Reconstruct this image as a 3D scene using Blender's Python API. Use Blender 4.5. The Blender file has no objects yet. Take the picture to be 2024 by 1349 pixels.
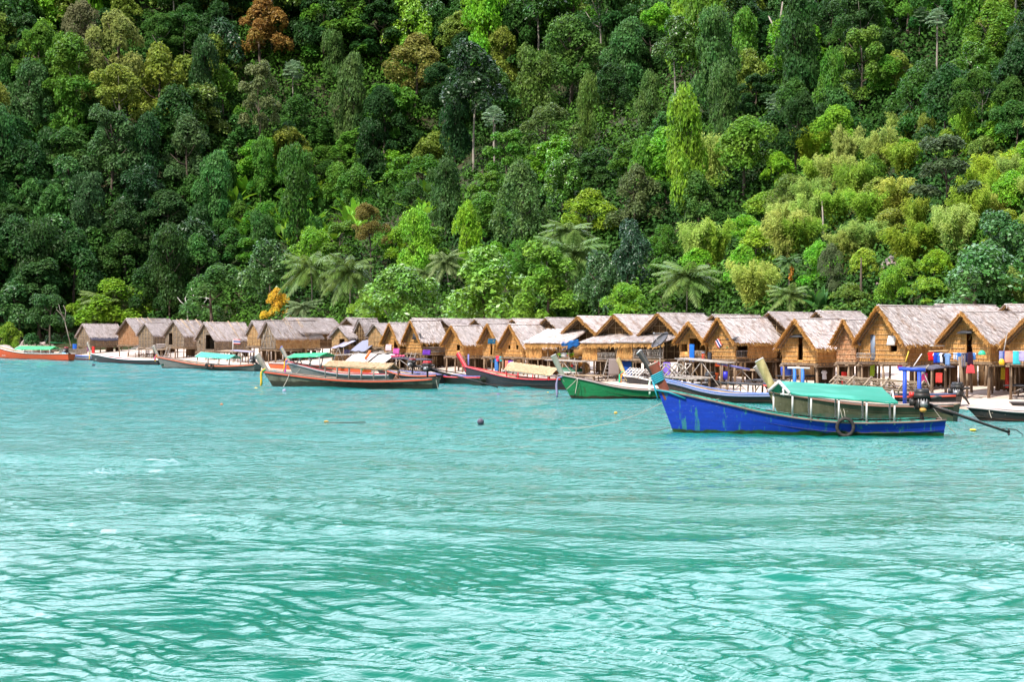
import bpy, math, random
import numpy as np
from mathutils import Vector, Matrix, noise as mnoise
R = random.Random(7); NR = np.random.default_rng(11)
SC = bpy.context.scene; COL = SC.collection
F = 2811.0; CX = 1012.0; HY = 650.0; CAMZ = 4.6      # photo pixels: focal length, centre, horizon line; eye height
def at(px, py, d): return Vector(((px-CX)/F*d, d, CAMZ-(py-HY)/F*d))
def on_level(px, py, z=0.0): return at(px, py, (CAMZ-z)*F/(py-HY))
def to_px(p): return (CX+p[0]/p[1]*F, HY+(CAMZ-p[2])/p[1]*F)

# ------------------------------------------------------------------ terrain
def sstep(a, b, v): t = min(1, max(0, (v-a)/(b-a))); return t*t*(3-2*t)
def inland(x, y): return (x-23.8)*.832+(y-90.7)*.555
def terrain(x, y):
    s = inland(x, y)
    z = .5+.1*s if s < 0 else .5+.05*s
    z = max(z, -2.5)
    h1 = .52*(s-15); h2 = .80*(y-258)
    if x < -62: h2 += sstep(-62, -85, x)*2.5*sstep(225, 258, y) 
    m = max(h1, h2); k = 6.0
    h = m if abs(h1-h2) > 3*k else k*math.log(math.exp((h1-m)/k)+math.exp((h2-m)/k))+m
    if h > 0:
        n = mnoise.fractal(Vector((x*.02, y*.02, 3.1)), 1.0, 2.0, 3)
        z = z+h*(1-.0*h)+n*min(h*.25, 7)
    return z
def ground_hit(px, py):
    prev = None
    d = 85.0
    while d < 640:
        p = at(px, py, d)
        if p.z <= terrain(p.x, p.y): break
        prev = d; d += 3
    lo, hi = (prev or d-3), d
    for _ in range(12):
        m = (lo+hi)/2; p = at(px, py, m)
        if p.z <= terrain(p.x, p.y): hi = m
        else: lo = m
    return hi

# ------------------------------------------------------------------ mesh building
def rotm(ax, ay, az): 
    return np.array(Matrix.Rotation(az, 3, 'Z') @ Matrix.Rotation(ay, 3, 'Y') @ Matrix.Rotation(ax, 3, 'X'))
BOXF = np.array([[0,3,2,1],[4,5,6,7],[0,1,5,4],[1,2,6,5],[2,3,7,6],[3,0,4,7]])
class MB:
    def __init__(s): s.V = []; s.Fc = []; s.n = 0
    def add(s, v, f, m=0):
        v = np.asarray(v, float).reshape(-1, 3); f = np.asarray(f, int)
        if f.ndim == 1: f = f.reshape(1, -1)
        s.V.append(v); s.Fc.append((f+s.n, m)); s.n += len(v); return s
    def hexa(s, pts, m=0): return s.add(pts, BOXF, m)        # 4 bottom points then 4 top points
    def box(s, c, size, rot=(0,0,0), m=0, taper=1.0):
        x, y, z = [q/2 for q in size]
        p = np.array([[-x,-y,-z],[x,-y,-z],[x,y,-z],[-x,y,-z],[-x*taper,-y*taper,z],[x*taper,-y*taper,z],[x*taper,y*taper,z],[-x*taper,y*taper,z]])
        if any(rot): p = p @ rotm(*rot).T
        return s.hexa(p+np.array(c), m)
    def tube(s, path, rad, k=6, m=0, cap=True):
        path = np.asarray(path, float); n = len(path)
        rad = np.full(n, rad) if np.isscalar(rad) else np.asarray(rad, float)
        tan = np.gradient(path, axis=0) if n > 2 else np.repeat(path[1:2]-path[0:1], 2, 0)
        tan /= np.linalg.norm(tan, axis=1)[:, None]+1e-9
        ref = np.array([0,0,1.0]) if abs(tan[0][2]) < .9 else np.array([1.0,0,0])
        vs = []
        for i in range(n):
            a = np.cross(tan[i], ref); a /= np.linalg.norm(a)+1e-9; b = np.cross(tan[i], a)
            an = np.arange(k)*2*math.pi/k
            vs.append(path[i]+rad[i]*(np.cos(an)[:,None]*a+np.sin(an)[:,None]*b))
        v = np.concatenate(vs); f = []
        for i in range(n-1):
            for j in range(k): f.append([i*k+j, i*k+(j+1)%k, (i+1)*k+(j+1)%k, (i+1)*k+j])
        base = s.n; s.add(v, f, m)
        if cap:
            s.Fc.append((np.array([list(range(k))[::-1]])+base, m)); s.Fc.append((np.array([list(range(k))])+base+(n-1)*k, m))
        return s
    def bar(s, p0, p1, w, h=None, m=0):                      # rectangular bar from p0 to p1
        p0 = np.array(p0, float); p1 = np.array(p1, float); h = h or w; t = p1-p0; L = np.linalg.norm(t); t /= L
        up = np.array([0,0,1.0]) if abs(t[2]) < .95 else np.array([0,1.0,0])
        a = np.cross(t, up); a /= np.linalg.norm(a); b = np.cross(a, t)
        q = [p0-a*w/2-b*h/2, p0+a*w/2-b*h/2, p0+a*w/2+b*h/2, p0-a*w/2+b*h/2]
        return s.hexa(q+[x+t*L for x in q], m)
    def sweep(s, pts, w, h, m=0):                            # one continuous rail of rectangular section
        pts = np.asarray(pts, float); t = np.gradient(pts, axis=0); a = np.cross(t, [0,0,1.0]); a /= np.linalg.norm(a, axis=1)[:, None]; n = len(pts)
        up = np.array([0,0,h/2]); v = np.stack([pts-a*w/2-up, pts+a*w/2-up, pts+a*w/2+up, pts-a*w/2+up], 1).reshape(-1, 3)
        f = [[4*i+j, 4*i+(j+1)%4, 4*i+4+(j+1)%4, 4*i+4+j] for i in range(n-1) for j in range(4)]
        return s.add(v, f+[[3,2,1,0], [4*n-4,4*n-3,4*n-2,4*n-1]], m)
    def sphere(s, c, r, seg=12, ring=8, m=0, squash=1.0):
        v = []; f = []
        for i in range(ring+1):
            th = math.pi*i/ring
            for j in range(seg):
                a = 2*math.pi*j/seg; v.append((c[0]+r*math.sin(th)*math.cos(a), c[1]+r*math.sin(th)*math.sin(a), c[2]+r*squash*math.cos(th)))
        for i in range(ring):
            for j in range(seg): f.append([i*seg+j, (i+1)*seg+j, (i+1)*seg+(j+1)%seg, i*seg+(j+1)%seg])
        return s.add(v, f, m)
    def lathe(s, prof, c=(0,0,0), k=14, m=0):
        v = []; f = []
        for r, z in prof:
            for j in range(k):
                a = 2*math.pi*j/k; v.append((c[0]+r*math.cos(a), c[1]+r*math.sin(a), c[2]+z))
        for i in range(len(prof)-1):
            for j in range(k): f.append([i*k+j, i*k+(j+1)%k, (i+1)*k+(j+1)%k, (i+1)*k+j])
        return s.add(v, f, m)
    def quads(s, P, m=0):                                    # (n,4,3)
        P = np.asarray(P, float); n = len(P)
        if n: s.add(P.reshape(-1, 3), np.arange(n*4).reshape(n, 4), m)
        return s
    def mesh(s, name, mats, smooth=False):
        me = bpy.data.meshes.new(name)
        V = np.concatenate(s.V); me.vertices.add(len(V)); me.vertices.foreach_set('co', V.astype(np.float32).ravel())
        lt = np.concatenate([np.full(len(f), f.shape[1]) for f, m in s.Fc]); lv = np.concatenate([f.ravel() for f, m in s.Fc])
        mi = np.concatenate([np.full(len(f), m) for f, m in s.Fc])
        me.loops.add(len(lv)); me.loops.foreach_set('vertex_index', lv.astype(np.int32))
        me.polygons.add(len(lt)); me.polygons.foreach_set('loop_start', np.concatenate([[0], np.cumsum(lt)[:-1]]).astype(np.int32))
        me.polygons.foreach_set('loop_total', lt.astype(np.int32)); me.polygons.foreach_set('material_index', mi.astype(np.int32))
        if smooth: me.polygons.foreach_set('use_smooth', np.ones(len(lt), bool))
        for mm in (mats if isinstance(mats, (list, tuple)) else [mats]): me.materials.append(mm)
        me.update(calc_edges=True); me.validate(); return me
    def build(s, name, mats, parent=None, smooth=False, loc=None):
        o = bpy.data.objects.new(name, s.mesh(name, mats, smooth)); COL.objects.link(o)
        if parent is not None: o.parent = parent
        if loc is not None: o.location = loc
        return o
def place(me, name, parent=None, loc=(0,0,0), rot=(0,0,0), scale=(1,1,1), color=None):
    o = bpy.data.objects.new(name, me); COL.objects.link(o); o.parent = parent
    o.location = loc; o.rotation_euler = rot; o.scale = scale
    if color: o.color = (*color, 1)
    return o
LABELS = set()
def tag(o, label, cat, group=None):
    o['label'] = label; o['category'] = cat
    if group: o['group'] = group
    LABELS.add(label); return o
def thing(name, label, cat, loc=(0,0,0), rotz=0.0, group=None):
    o = bpy.data.objects.new(name, None); o.empty_display_size = .3; COL.objects.link(o)
    o.location = loc; o.rotation_euler = (0, 0, rotz); return tag(o, label, cat, group)

# ------------------------------------------------------------------ materials
def nd(nt, t, **kw):
    n = nt.nodes.new(t)
    for k, v in kw.items(): setattr(n, k, v)
    return n
def mixc(nt, fac, a, b, mode='MIX'):
    m = nd(nt, 'ShaderNodeMix', data_type='RGBA', blend_type=mode)
    for sock, v in ((m.inputs[0], fac), (m.inputs[6], a), (m.inputs[7], b)):
        if hasattr(v, 'links'): nt.links.new(v, sock)
        elif isinstance(v, (int, float)): sock.default_value = v
        else: sock.default_value = (*v, 1) if len(v) == 3 else v
    return m.outputs[2]
def maprange(nt, v, a, b, c=0.0, d=1.0):
    m = nd(nt, 'ShaderNodeMapRange'); nt.links.new(v, m.inputs[0])
    for i, q in enumerate((a, b, c, d)): m.inputs[i+1].default_value = q
    return m.outputs[0]
def noisetex(nt, scale, detail=4, stretch=(1,1,1), coord='Object', rough=.55, off=0.0):
    tc = nd(nt, 'ShaderNodeTexCoord'); mp = nd(nt, 'ShaderNodeMapping'); mp.inputs['Scale'].default_value = stretch
    mp.inputs['Location'].default_value = (off, off*.7, off*1.3)
    nt.links.new(tc.outputs[coord], mp.inputs[0])
    n = nd(nt, 'ShaderNodeTexNoise'); n.inputs['Scale'].default_value = scale; n.inputs['Detail'].default_value = detail
    n.inputs['Roughness'].default_value = rough
    nt.links.new(mp.outputs[0], n.inputs['Vector']); return n.outputs['Fac']
def newmat(name):
    m = bpy.data.materials.new(name); m.use_nodes = True; nt = m.node_tree; nt.nodes.clear()
    out = nd(nt, 'ShaderNodeOutputMaterial'); b = nd(nt, 'ShaderNodeBsdfPrincipled'); nt.links.new(b.outputs[0], out.inputs[0])
    return m, nt, b, out
def M(name, c1, c2=None, ns=4.0, stretch=(1,1,1), lo=.4, hi=.65, isl=0.0, rough=.85, transl=0.0, tcol=None, bump=0.0, bs=20.0, bstretch=(1,1,1), spec=.25, metal=0.0, fine=.18, fs=14.0, coord='Object', orand=0.0):
    """procedural surface: c1 with patches of c2, finer value noise, per-strand variation (isl)"""
    m, nt, b, out = newmat(name); L = nt.links.new
    col = None
    if c2 is not None:
        col = mixc(nt, maprange(nt, noisetex(nt, ns, 5, stretch, coord), lo, hi), c1, c2)
    else:
        rgb = nd(nt, 'ShaderNodeRGB'); rgb.outputs[0].default_value = (*c1, 1); col = rgb.outputs[0]
    v = maprange(nt, noisetex(nt, fs, 4, stretch, coord, off=5.3), .25, .75, 1-fine, 1+fine)
    if isl:
        g = nd(nt, 'ShaderNodeNewGeometry'); mm = nd(nt, 'ShaderNodeMath', operation='MULTIPLY')
        L(maprange(nt, g.outputs['Random Per Island'], 0, 1, 1-isl, 1+isl), mm.inputs[0]); L(v, mm.inputs[1]); v = mm.outputs[0]
    if orand:                                                 # no two huts have weathered alike
        oi = nd(nt, 'ShaderNodeObjectInfo'); mm = nd(nt, 'ShaderNodeMath', operation='MULTIPLY')
        L(maprange(nt, oi.outputs['Random'], 0, 1, 1-orand, 1+orand*.25), mm.inputs[0]); L(v, mm.inputs[1]); v = mm.outputs[0]
    hs = nd(nt, 'ShaderNodeHueSaturation'); L(col, hs.inputs['Color']); L(v, hs.inputs['Value']); col = hs.outputs[0]
    L(col, b.inputs['Base Color']); b.inputs['Roughness'].default_value = rough; b.inputs['Metallic'].default_value = metal
    b.inputs['Specular IOR Level'].default_value = spec
    if bump:
        bp = nd(nt, 'ShaderNodeBump'); bp.inputs['Strength'].default_value = bump; bp.inputs['Distance'].default_value = .04
        L(noisetex(nt, bs, 4, bstretch, coord, off=2.2), bp.inputs['Height']); L(bp.outputs[0], b.inputs['Normal'])
    if transl:
        t = nd(nt, 'ShaderNodeBsdfTranslucent')
        if tcol: t.inputs[0].default_value = (*tcol, 1)
        else: L(col, t.inputs[0])
        mx = nd(nt, 'ShaderNodeMixShader'); mx.inputs[0].default_value = transl; L(b.outputs[0], mx.inputs[1]); L(t.outputs[0], mx.inputs[2]); L(mx.outputs[0], out.inputs[0])
    return m
def leafmat(name, gloss=.16, rough=.5, isl=.45, transl=.3, hue=.035):
    """foliage: the object's own colour, varied leaf by leaf"""
    m, nt, b, out = newmat(name); L = nt.links.new
    oi = nd(nt, 'ShaderNodeObjectInfo'); g = nd(nt, 'ShaderNodeNewGeometry')
    hs = nd(nt, 'ShaderNodeHueSaturation'); L(oi.outputs['Color'], hs.inputs['Color'])
    L(maprange(nt, g.outputs['Random Per Island'], 0, 1, 1.4*(1-isl), 1.4*(1+isl)), hs.inputs['Value'])
    L(maprange(nt, noisetex(nt, 3.0, 3), .3, .7, .5-hue*.7, .5+hue*.5), hs.inputs['Hue'])
    L(hs.outputs[0], b.inputs['Base Color']); b.inputs['Roughness'].default_value = rough; b.inputs['Specular IOR Level'].default_value = gloss
    t = nd(nt, 'ShaderNodeBsdfTranslucent'); h2 = nd(nt, 'ShaderNodeHueSaturation'); h2.inputs['Hue'].default_value = .492; h2.inputs['Value'].default_value = 1.5
    L(hs.outputs[0], h2.inputs['Color']); L(h2.outputs[0], t.inputs[0])
    mx = nd(nt, 'ShaderNodeMixShader'); mx.inputs[0].default_value = transl; L(b.outputs[0], mx.inputs[1]); L(t.outputs[0], mx.inputs[2]); L(mx.outputs[0], out.inputs[0])
    return m
MAT = {}
def pm(name, c, rough=.5, fine=.12, spec=.4, **k):           # cached plain-ish painted / plastic / cloth surface
    if name not in MAT: MAT[name] = M(name, c, rough=rough, fine=fine, spec=spec, **k)
    return MAT[name]
MAT['thatch_pale'] = M('thatch_pale', (.72,.65,.64), (.48,.36,.30), ns=1.6, stretch=(1,1,1), lo=.5, hi=.72, isl=.30, rough=.9, fine=.25, fs=9, transl=.12, tcol=(.5,.28,.1), spec=.15, orand=.2)
MAT['thatch_grey'] = M('thatch_grey', (.62,.55,.55), (.42,.34,.31), ns=1.4, lo=.45, hi=.7, isl=.28, rough=.9, fine=.25, fs=9, transl=.1, tcol=(.4,.22,.1), spec=.15, orand=.2)
MAT['thatch_gold'] = M('thatch_gold', (.55,.32,.11), (.38,.2,.07), ns=2.5, lo=.4, hi=.7, isl=.38, rough=.9, fine=.25, fs=12, transl=.3, tcol=(.75,.4,.1), spec=.12)
MAT['under_thatch'] = M('under_thatch', (.46,.26,.09), (.27,.14,.05), ns=3, stretch=(1,1,6), isl=.3, rough=.95, fine=.3, fs=12, transl=.25, tcol=(.6,.32,.1), spec=.1)
MAT['straw_wall'] = M('straw_wall', (.66,.365,.13), (.55,.27,.09), ns=1.8, lo=.4, hi=.62, isl=.3, rough=.9, fine=.22, fs=14, transl=.1, tcol=(.6,.32,.1), spec=.12, orand=.2)
MAT['straw_red'] = M('straw_red', (.47,.26,.15), (.40,.19,.09), ns=1.8, lo=.4, hi=.62, isl=.3, rough=.9, fine=.22, fs=14, spec=.12, orand=.2)
MAT['mat_grey'] = M('mat_grey', (.30,.235,.185), (.2,.15,.11), ns=2.2, lo=.4, hi=.62, isl=.28, rough=.9, fine=.25, fs=16, spec=.12, orand=.2)
MAT['mat_tan'] = M('mat_tan', (.50,.31,.15), (.38,.21,.095), ns=2.2, lo=.4, hi=.62, isl=.25, rough=.9, fine=.25, fs=16, spec=.12, orand=.2)
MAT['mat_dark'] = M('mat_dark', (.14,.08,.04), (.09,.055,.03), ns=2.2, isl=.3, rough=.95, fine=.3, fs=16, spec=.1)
MAT['batten'] = M('batten', (.56,.40,.23), (.40,.26,.14), ns=6, stretch=(1,1,1), isl=.2, rough=.7, fine=.2)
MAT['pole'] = M('pole', (.27,.19,.125), (.17,.115,.075), ns=5, stretch=(1,1,.25), isl=.2, rough=.85, fine=.3, bump=.3)
MAT['pole_grey'] = M('pole_grey', (.34,.30,.27), (.2,.165,.14), ns=5, stretch=(1,1,.25), isl=.22, rough=.85, fine=.3)
MAT['plank'] = M('plank', (.36,.27,.19), (.22,.16,.11), ns=4, stretch=(.3,1,1), isl=.15, rough=.85, fine=.25)
MAT['dark_board'] = M('dark_board', (.035,.035,.04), (.07,.07,.075), ns=5, rough=.6, fine=.2)
MAT['white_wood'] = M('white_wood', (.62,.58,.56), (.34,.28,.25), ns=7, stretch=(1,1,.3), lo=.55, hi=.75, rough=.7, fine=.15)
MAT['rail'] = M('rail', (.26,.19,.165), (.15,.1,.085), ns=4, stretch=(.2,1,1), rough=.8, fine=.3)
MAT['metal_dark'] = M('metal_dark', (.03,.028,.027), (.10,.05,.03), ns=9, lo=.55, hi=.75, rough=.5, fine=.3, metal=.35, spec=.5)
MAT['metal_grey'] = M('metal_grey', (.30,.30,.31), (.14,.12,.11), ns=9, lo=.5, hi=.75, rough=.45, fine=.2, metal=.6, spec=.5)
MAT['rubber'] = M('rubber', (.03,.027,.027), (.06,.05,.045), ns=9, rough=.75)
MAT['rope'] = M('rope', (.50,.44,.36), (.33,.29,.25), ns=20, rough=.9, fine=.2)
MAT['rope_dark'] = M('rope_dark', (.12,.11,.09), rough=.9)
MAT['leaf'] = leafmat('leaf'); MAT['leaf_gloss'] = leafmat('leaf_gloss', gloss=.4, rough=.38, isl=.5, transl=.2)
MAT['leaf_soft'] = leafmat('leaf_soft', gloss=.15, rough=.7, isl=.35, transl=.4)
MAT['frond'] = leafmat('frond', gloss=.22, rough=.45, isl=.3, transl=.3)
MAT['bark'] = M('bark', (.12,.09,.07), (.06,.045,.035), ns=3, stretch=(1,1,.3), rough=.9, fine=.3)
MAT['bark_pale'] = M('bark_pale', (.36,.31,.27), (.2,.16,.13), ns=3, stretch=(1,1,.3), rough=.9, fine=.25)
# ------------------------------------------------------------------ the setting: terrain, water
def build_terrain():
    xs = np.concatenate([np.arange(-330, -120, 14.), np.arange(-120, 60, 4.), np.arange(60, 150, 6.), np.arange(150, 420, 14.)])
    ys = np.concatenate([np.arange(52, 62, 5.), np.arange(62, 140, 2.5), np.arange(140, 470, 6.), np.arange(470, 800, 22.)])
    v = [(x, y, terrain(x, y)) for y in ys for x in xs]; nx = len(xs)
    f = [[j*nx+i, j*nx+i+1, (j+1)*nx+i+1, (j+1)*nx+i] for j in range(len(ys)-1) for i in range(nx-1)]
    sand = []; hill = []
    for q in f:
        c = np.mean([v[i] for i in q], axis=0)
        (sand if (inland(c[0], c[1]) < 18 and (c[1] < 262 or inland(c[0], c[1]) < 3) and c[2] < 6 and (c[0] > -64 or c[2] < .9)) else hill).append(q)
    sm = M('beach_sand', (.60,.49,.42), (.50,.38,.31), ns=.5, lo=.4, hi=.7, rough=.95, fine=.12, fs=3, bump=.5, bs=3, spec=.1)
    nt = sm.node_tree; b = [n for n in nt.nodes if n.type == 'BSDF_PRINCIPLED'][0]; src = b.inputs['Base Color'].links[0].from_socket
    tc = nd(nt, 'ShaderNodeTexCoord'); sp = nd(nt, 'ShaderNodeSeparateXYZ'); nt.links.new(tc.outputs['Object'], sp.inputs[0])
    wet = mixc(nt, maprange(nt, sp.outputs[2], .02, .16, 1, 0), src, (.36,.27,.2)); nt.links.new(wet, b.inputs['Base Color'])
    gm = M('forest_soil', (.03,.045,.018), (.05,.04,.022), ns=.3, rough=.95, fine=.3, fs=2, bump=.8, bs=1.0, spec=.1)
    def sub(name, faces, m):
        idx = sorted({i for q in faces for i in q}); mp = {i: k for k, i in enumerate(idx)}
        o = MB().add([v[i] for i in idx], [[mp[i] for i in q] for q in faces]).build(name, m, smooth=True); o['kind'] = 'structure'; return o
    sub('beach', sand, sm); sub('hillside', hill, gm)
def build_water():
    ds = np.concatenate([np.linspace(2, 9, 12)[:-1], 9*np.exp(np.arange(0, 1180)*.0030)]); ds = ds[ds < 268]
    nt_ = 1050; half = .56
    T = np.linspace(-half, half, nt_)
    D, TT = np.meshgrid(ds, T, indexing='ij'); X = TT*(D+6); Y = D
    sp = 2*half*(D+6)/nt_
    spy = np.gradient(ds)[:, None]*np.ones_like(D); res = np.maximum(sp*1.0, spy*.9)
    Z = np.zeros_like(X); DX = np.zeros_like(X); DY = np.zeros_like(X)
    rng = np.random.default_rng(5)
    # warp so the crests are not dead straight
    wx = X+.9*np.sin(Y*.35+1.3)+.5*np.sin(X*.5+Y*.23)+.25*np.sin(X*1.3-Y*.9); wy = Y+.8*np.sin(X*.31+.4)+.45*np.sin(X*.7-Y*.43)+.2*np.sin(X*1.7+Y*1.1)
    gust = .75+.35*np.sin(X*.13+1.0+.6*np.sin(Y*.08))*np.sin(Y*.11+.5)+.2*np.sin(X*.31-Y*.27)
    for lam in np.exp(np.linspace(math.log(.19), math.log(6.5), 52)):
        n = 2 if lam < 1.6 else 1
        for _ in range(n):
            spread = .6 if lam < 1.5 else .5
            th = math.radians(82)+rng.normal(0, spread)*.62
            k = 2*math.pi/lam; amp = .0090*lam**(.92)*rng.uniform(.6, 1.3)*(1.2 if lam < .6 else .8 if lam < 1 else .45 if lam < 2.6 else .6)
            fade = np.clip((lam/res-2.2)/2.5, 0, 1)
            ph = k*(wx*math.cos(th)+wy*math.sin(th))+rng.uniform(0, 6.28)
            a = amp*fade*(gust if lam < 2 else 1)
            Z += a*np.cos(ph); DX -= a*.8*math.cos(th)*np.sin(ph); DY -= a*.8*math.sin(th)*np.sin(ph)
    shore = np.clip((268-D)/6, 0, 1); 
    V = np.stack([X+DX*.4, Y+DY*.4, Z*shore-.02], -1).reshape(-1, 3)
    nr = len(ds); ii = np.arange(nr-1)[:, None]*nt_+np.arange(nt_-1)[None, :]
    f = np.stack([ii, ii+1, ii+nt_+1, ii+nt_], -1).reshape(-1, 4)
    mb = MB().add(V, f)
    # the calm sea beyond the sheet, to both sides and behind the viewer
    m, nt, b, out = newmat('sea_water'); L = nt.links.new
    big = noisetex(nt, .035, 3, (1,1.6,1))
    tc = nd(nt, 'ShaderNodeTexCoord'); sx = nd(nt, 'ShaderNodeSeparateXYZ'); L(tc.outputs['Object'], sx.inputs[0])
    near = mixc(nt, maprange(nt, big, .35, .65), WATER_A, WATER_B)
    col = mixc(nt, maprange(nt, sx.outputs[1], 35, 130), near, WATER_FAR)  # far water's base colour brightened in place of missing sky reflection
    L(col, b.inputs['Base Color']); b.inputs['Roughness'].default_value = .06; b.inputs['IOR'].default_value = 1.48
    b.inputs['Specular IOR Level'].default_value = .5
    h = nd(nt, 'ShaderNodeMath', operation='ADD')
    L(noisetex(nt, 4.2, 4, (.45,1,1), rough=.6), h.inputs[0])
    h2 = nd(nt, 'ShaderNodeMath', operation='MULTIPLY'); L(noisetex(nt, 1.4, 3, (.5,1,1)), h2.inputs[0]); h2.inputs[1].default_value = 1.48; L(h2.outputs[0], h.inputs[1])
    bp = nd(nt, 'ShaderNodeBump'); L(maprange(nt, sx.outputs[1], 26, 100, .17, .95), bp.inputs['Strength']); bp.inputs['Distance'].default_value = .22
    h3 = nd(nt, 'ShaderNodeMath', operation='MULTIPLY_ADD'); L(noisetex(nt, 9.0, 4, (.32,1,1), rough=.6, off=7), h3.inputs[0]); h3.inputs[1].default_value = .55; L(h.outputs[0], h3.inputs[2])
    L(h3.outputs[0], bp.inputs['Height']); L(bp.outputs[0], b.inputs['Normal'])
    o = mb.build('sea', m, smooth=True); o['kind'] = 'structure'
WATER_A = (.003,.118,.078); WATER_B = (.005,.150,.110); WATER_FAR = (.005,.185,.190)
build_terrain(); build_water()
# ------------------------------------------------------------------ stilt huts
def blades(o, u, dn, nrm, n, Lx, rows, step, blen, bw, jit, lift=.02, tilt=.18, rng=NR):
    """courses of straw strips on a plane: o origin (top-left), u along, dn down, nrm outward; n strips per row"""
    o, u, dn, nrm = [np.array(q, float) for q in (o, u, dn, nrm)]
    out = []
    for r in range(rows):
        k = n; x = (np.arange(k)+rng.uniform(0, 1, k))/k*Lx; y = r*step+rng.normal(0, jit, k)
        l = blen*rng.uniform(.7, 1.35, k); w = bw*rng.uniform(.6, 1.5, k); sk = rng.normal(0, tilt, k); lf = lift*rng.uniform(.5, 2.2, k)
        top = o+x[:,None]*u+y[:,None]*dn+nrm*.012; tip = top+(l[:,None])*dn+(sk*l)[:,None]*u+(lf)[:,None]*nrm
        hw = (w/2)[:,None]*u
        out.append(np.stack([top-hw, tip-hw*.55, tip+hw*.55, top+hw], 1))
    return np.concatenate(out)
def roof_mb(W, Ly, zr, ze, of, ob, oe, sag=.05, worn=0.0):
    """gable roof: half width W/2, ridge along y from -of to Ly+ob, eaves overhang oe; material 0 outside, 1 underneath, 2 fresh edge straw"""
    mb = MB(); hw = W/2; slope = (zr-ze)/hw; xe = hw+oe; zl = ze-slope*oe; th = .11
    y0, y1 = -of, Ly+ob; SL = math.hypot(xe, zr-zl)
    for s in (-1, 1):
        dn = np.array([s*xe, 0, zl-zr])/SL; nr = np.array([s*(zr-zl), 0, xe])/SL
        a = np.array([0, y0, zr]); N = 7; M_ = 5; g = {}
        v = []
        for i in range(N+1):
            for j in range(M_+1):
                y = y0+(y1-y0)*i/N; p = np.array([0, y, zr])+dn*SL*j/M_
                p[2] -= sag*math.sin(math.pi*i/N)*(1 if j < M_ else .5)+R.uniform(-.02, .02)
                v.append(p)
        vt = np.array(v); vb = vt-nr*th
        f = [[i*(M_+1)+j, i*(M_+1)+j+1, (i+1)*(M_+1)+j+1, (i+1)*(M_+1)+j] for i in range(N) for j in range(M_)]
        if s < 0: f = [q[::-1] for q in f]
        mb.add(vt, f, 0); mb.add(vb, [q[::-1] for q in f], 1)
        n = len(vt)
        ring = [i*(M_+1)+M_ for i in range(N+1)]; fr = [j for j in range(M_+1)]; bk = [N*(M_+1)+j for j in range(M_+1)]
        for rr in (ring, fr, bk):
            base = mb.n; mb.add(np.concatenate([vt[rr], vb[rr]]), [[i, i+1, i+1+len(rr), i+len(rr)] for i in range(len(rr)-1)], 2)
        rows = max(6, int(SL/.24)); per = int((y1-y0)/.062)
        mb.quads(blades((0, y0, zr+.01), (0,1,0), dn, nr, per, y1-y0, rows, SL/rows*.985, .40, .08, .05, lift=.055), 0)
        # ragged eave and rake fringes
        mb.quads(blades(np.array([0, y0, zr])+dn*(SL-.22), (0,1,0), dn*.8+np.array([0,0,-.45]), nr, int((y1-y0)/.05), y1-y0, 2, .05, .33, .06, .04, lift=.03, tilt=.3), 2 if worn < .5 else 0)
        mb.quads(blades(np.array([0, y0+.03, zr]), dn, np.array([0,-1,-.35]), nr, int(SL/.05), SL, 2, .0, .17, .06, .03, lift=.05, tilt=.35), 2 if worn < .5 else 0)
        if worn < .5:                                          # shaggy straw bundles hanging along the rake
            q = np.array([0, y0+.02, zr+.02]); ln = .42 if s < 0 else .22
            mb.quads(blades(q, dn, np.array([0,-.45,-.75]), np.array([0,-1,.4]), int(SL/.035), SL, 3, .03, ln, .05, .05, lift=.05, tilt=.3), 2)
        # underside courses in the front overhang (hand-tied thatch seen from below)
        rr = max(5, int(SL/.22))
        for q in range(rr):
            c0 = np.array([0, y0+.02, zr])+dn*(SL*(q+.5)/rr)-nr*(th+.02)
            mb.bar(c0, c0+np.array([0, of+.05, 0]), .05, .05, m=3)
        for yy in (y0+.12, y0+.5*of+.2):
            p = np.array([0, yy, zr])-nr*(th+.06); mb.bar(p, p+dn*(SL-.1), .06, .06, m=3)
    mb.bar((0, y0-.03, zr+.03), (0, y1+.03, zr+.02), .20, .09, m=0)
    return mb
ROOF_MATS = {'pale': ('thatch_pale','under_thatch','thatch_gold','pole'), 'grey': ('thatch_grey','mat_dark','thatch_grey','pole'), 'dark': ('thatch_pale','mat_dark','under_thatch','pole')}
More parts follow.
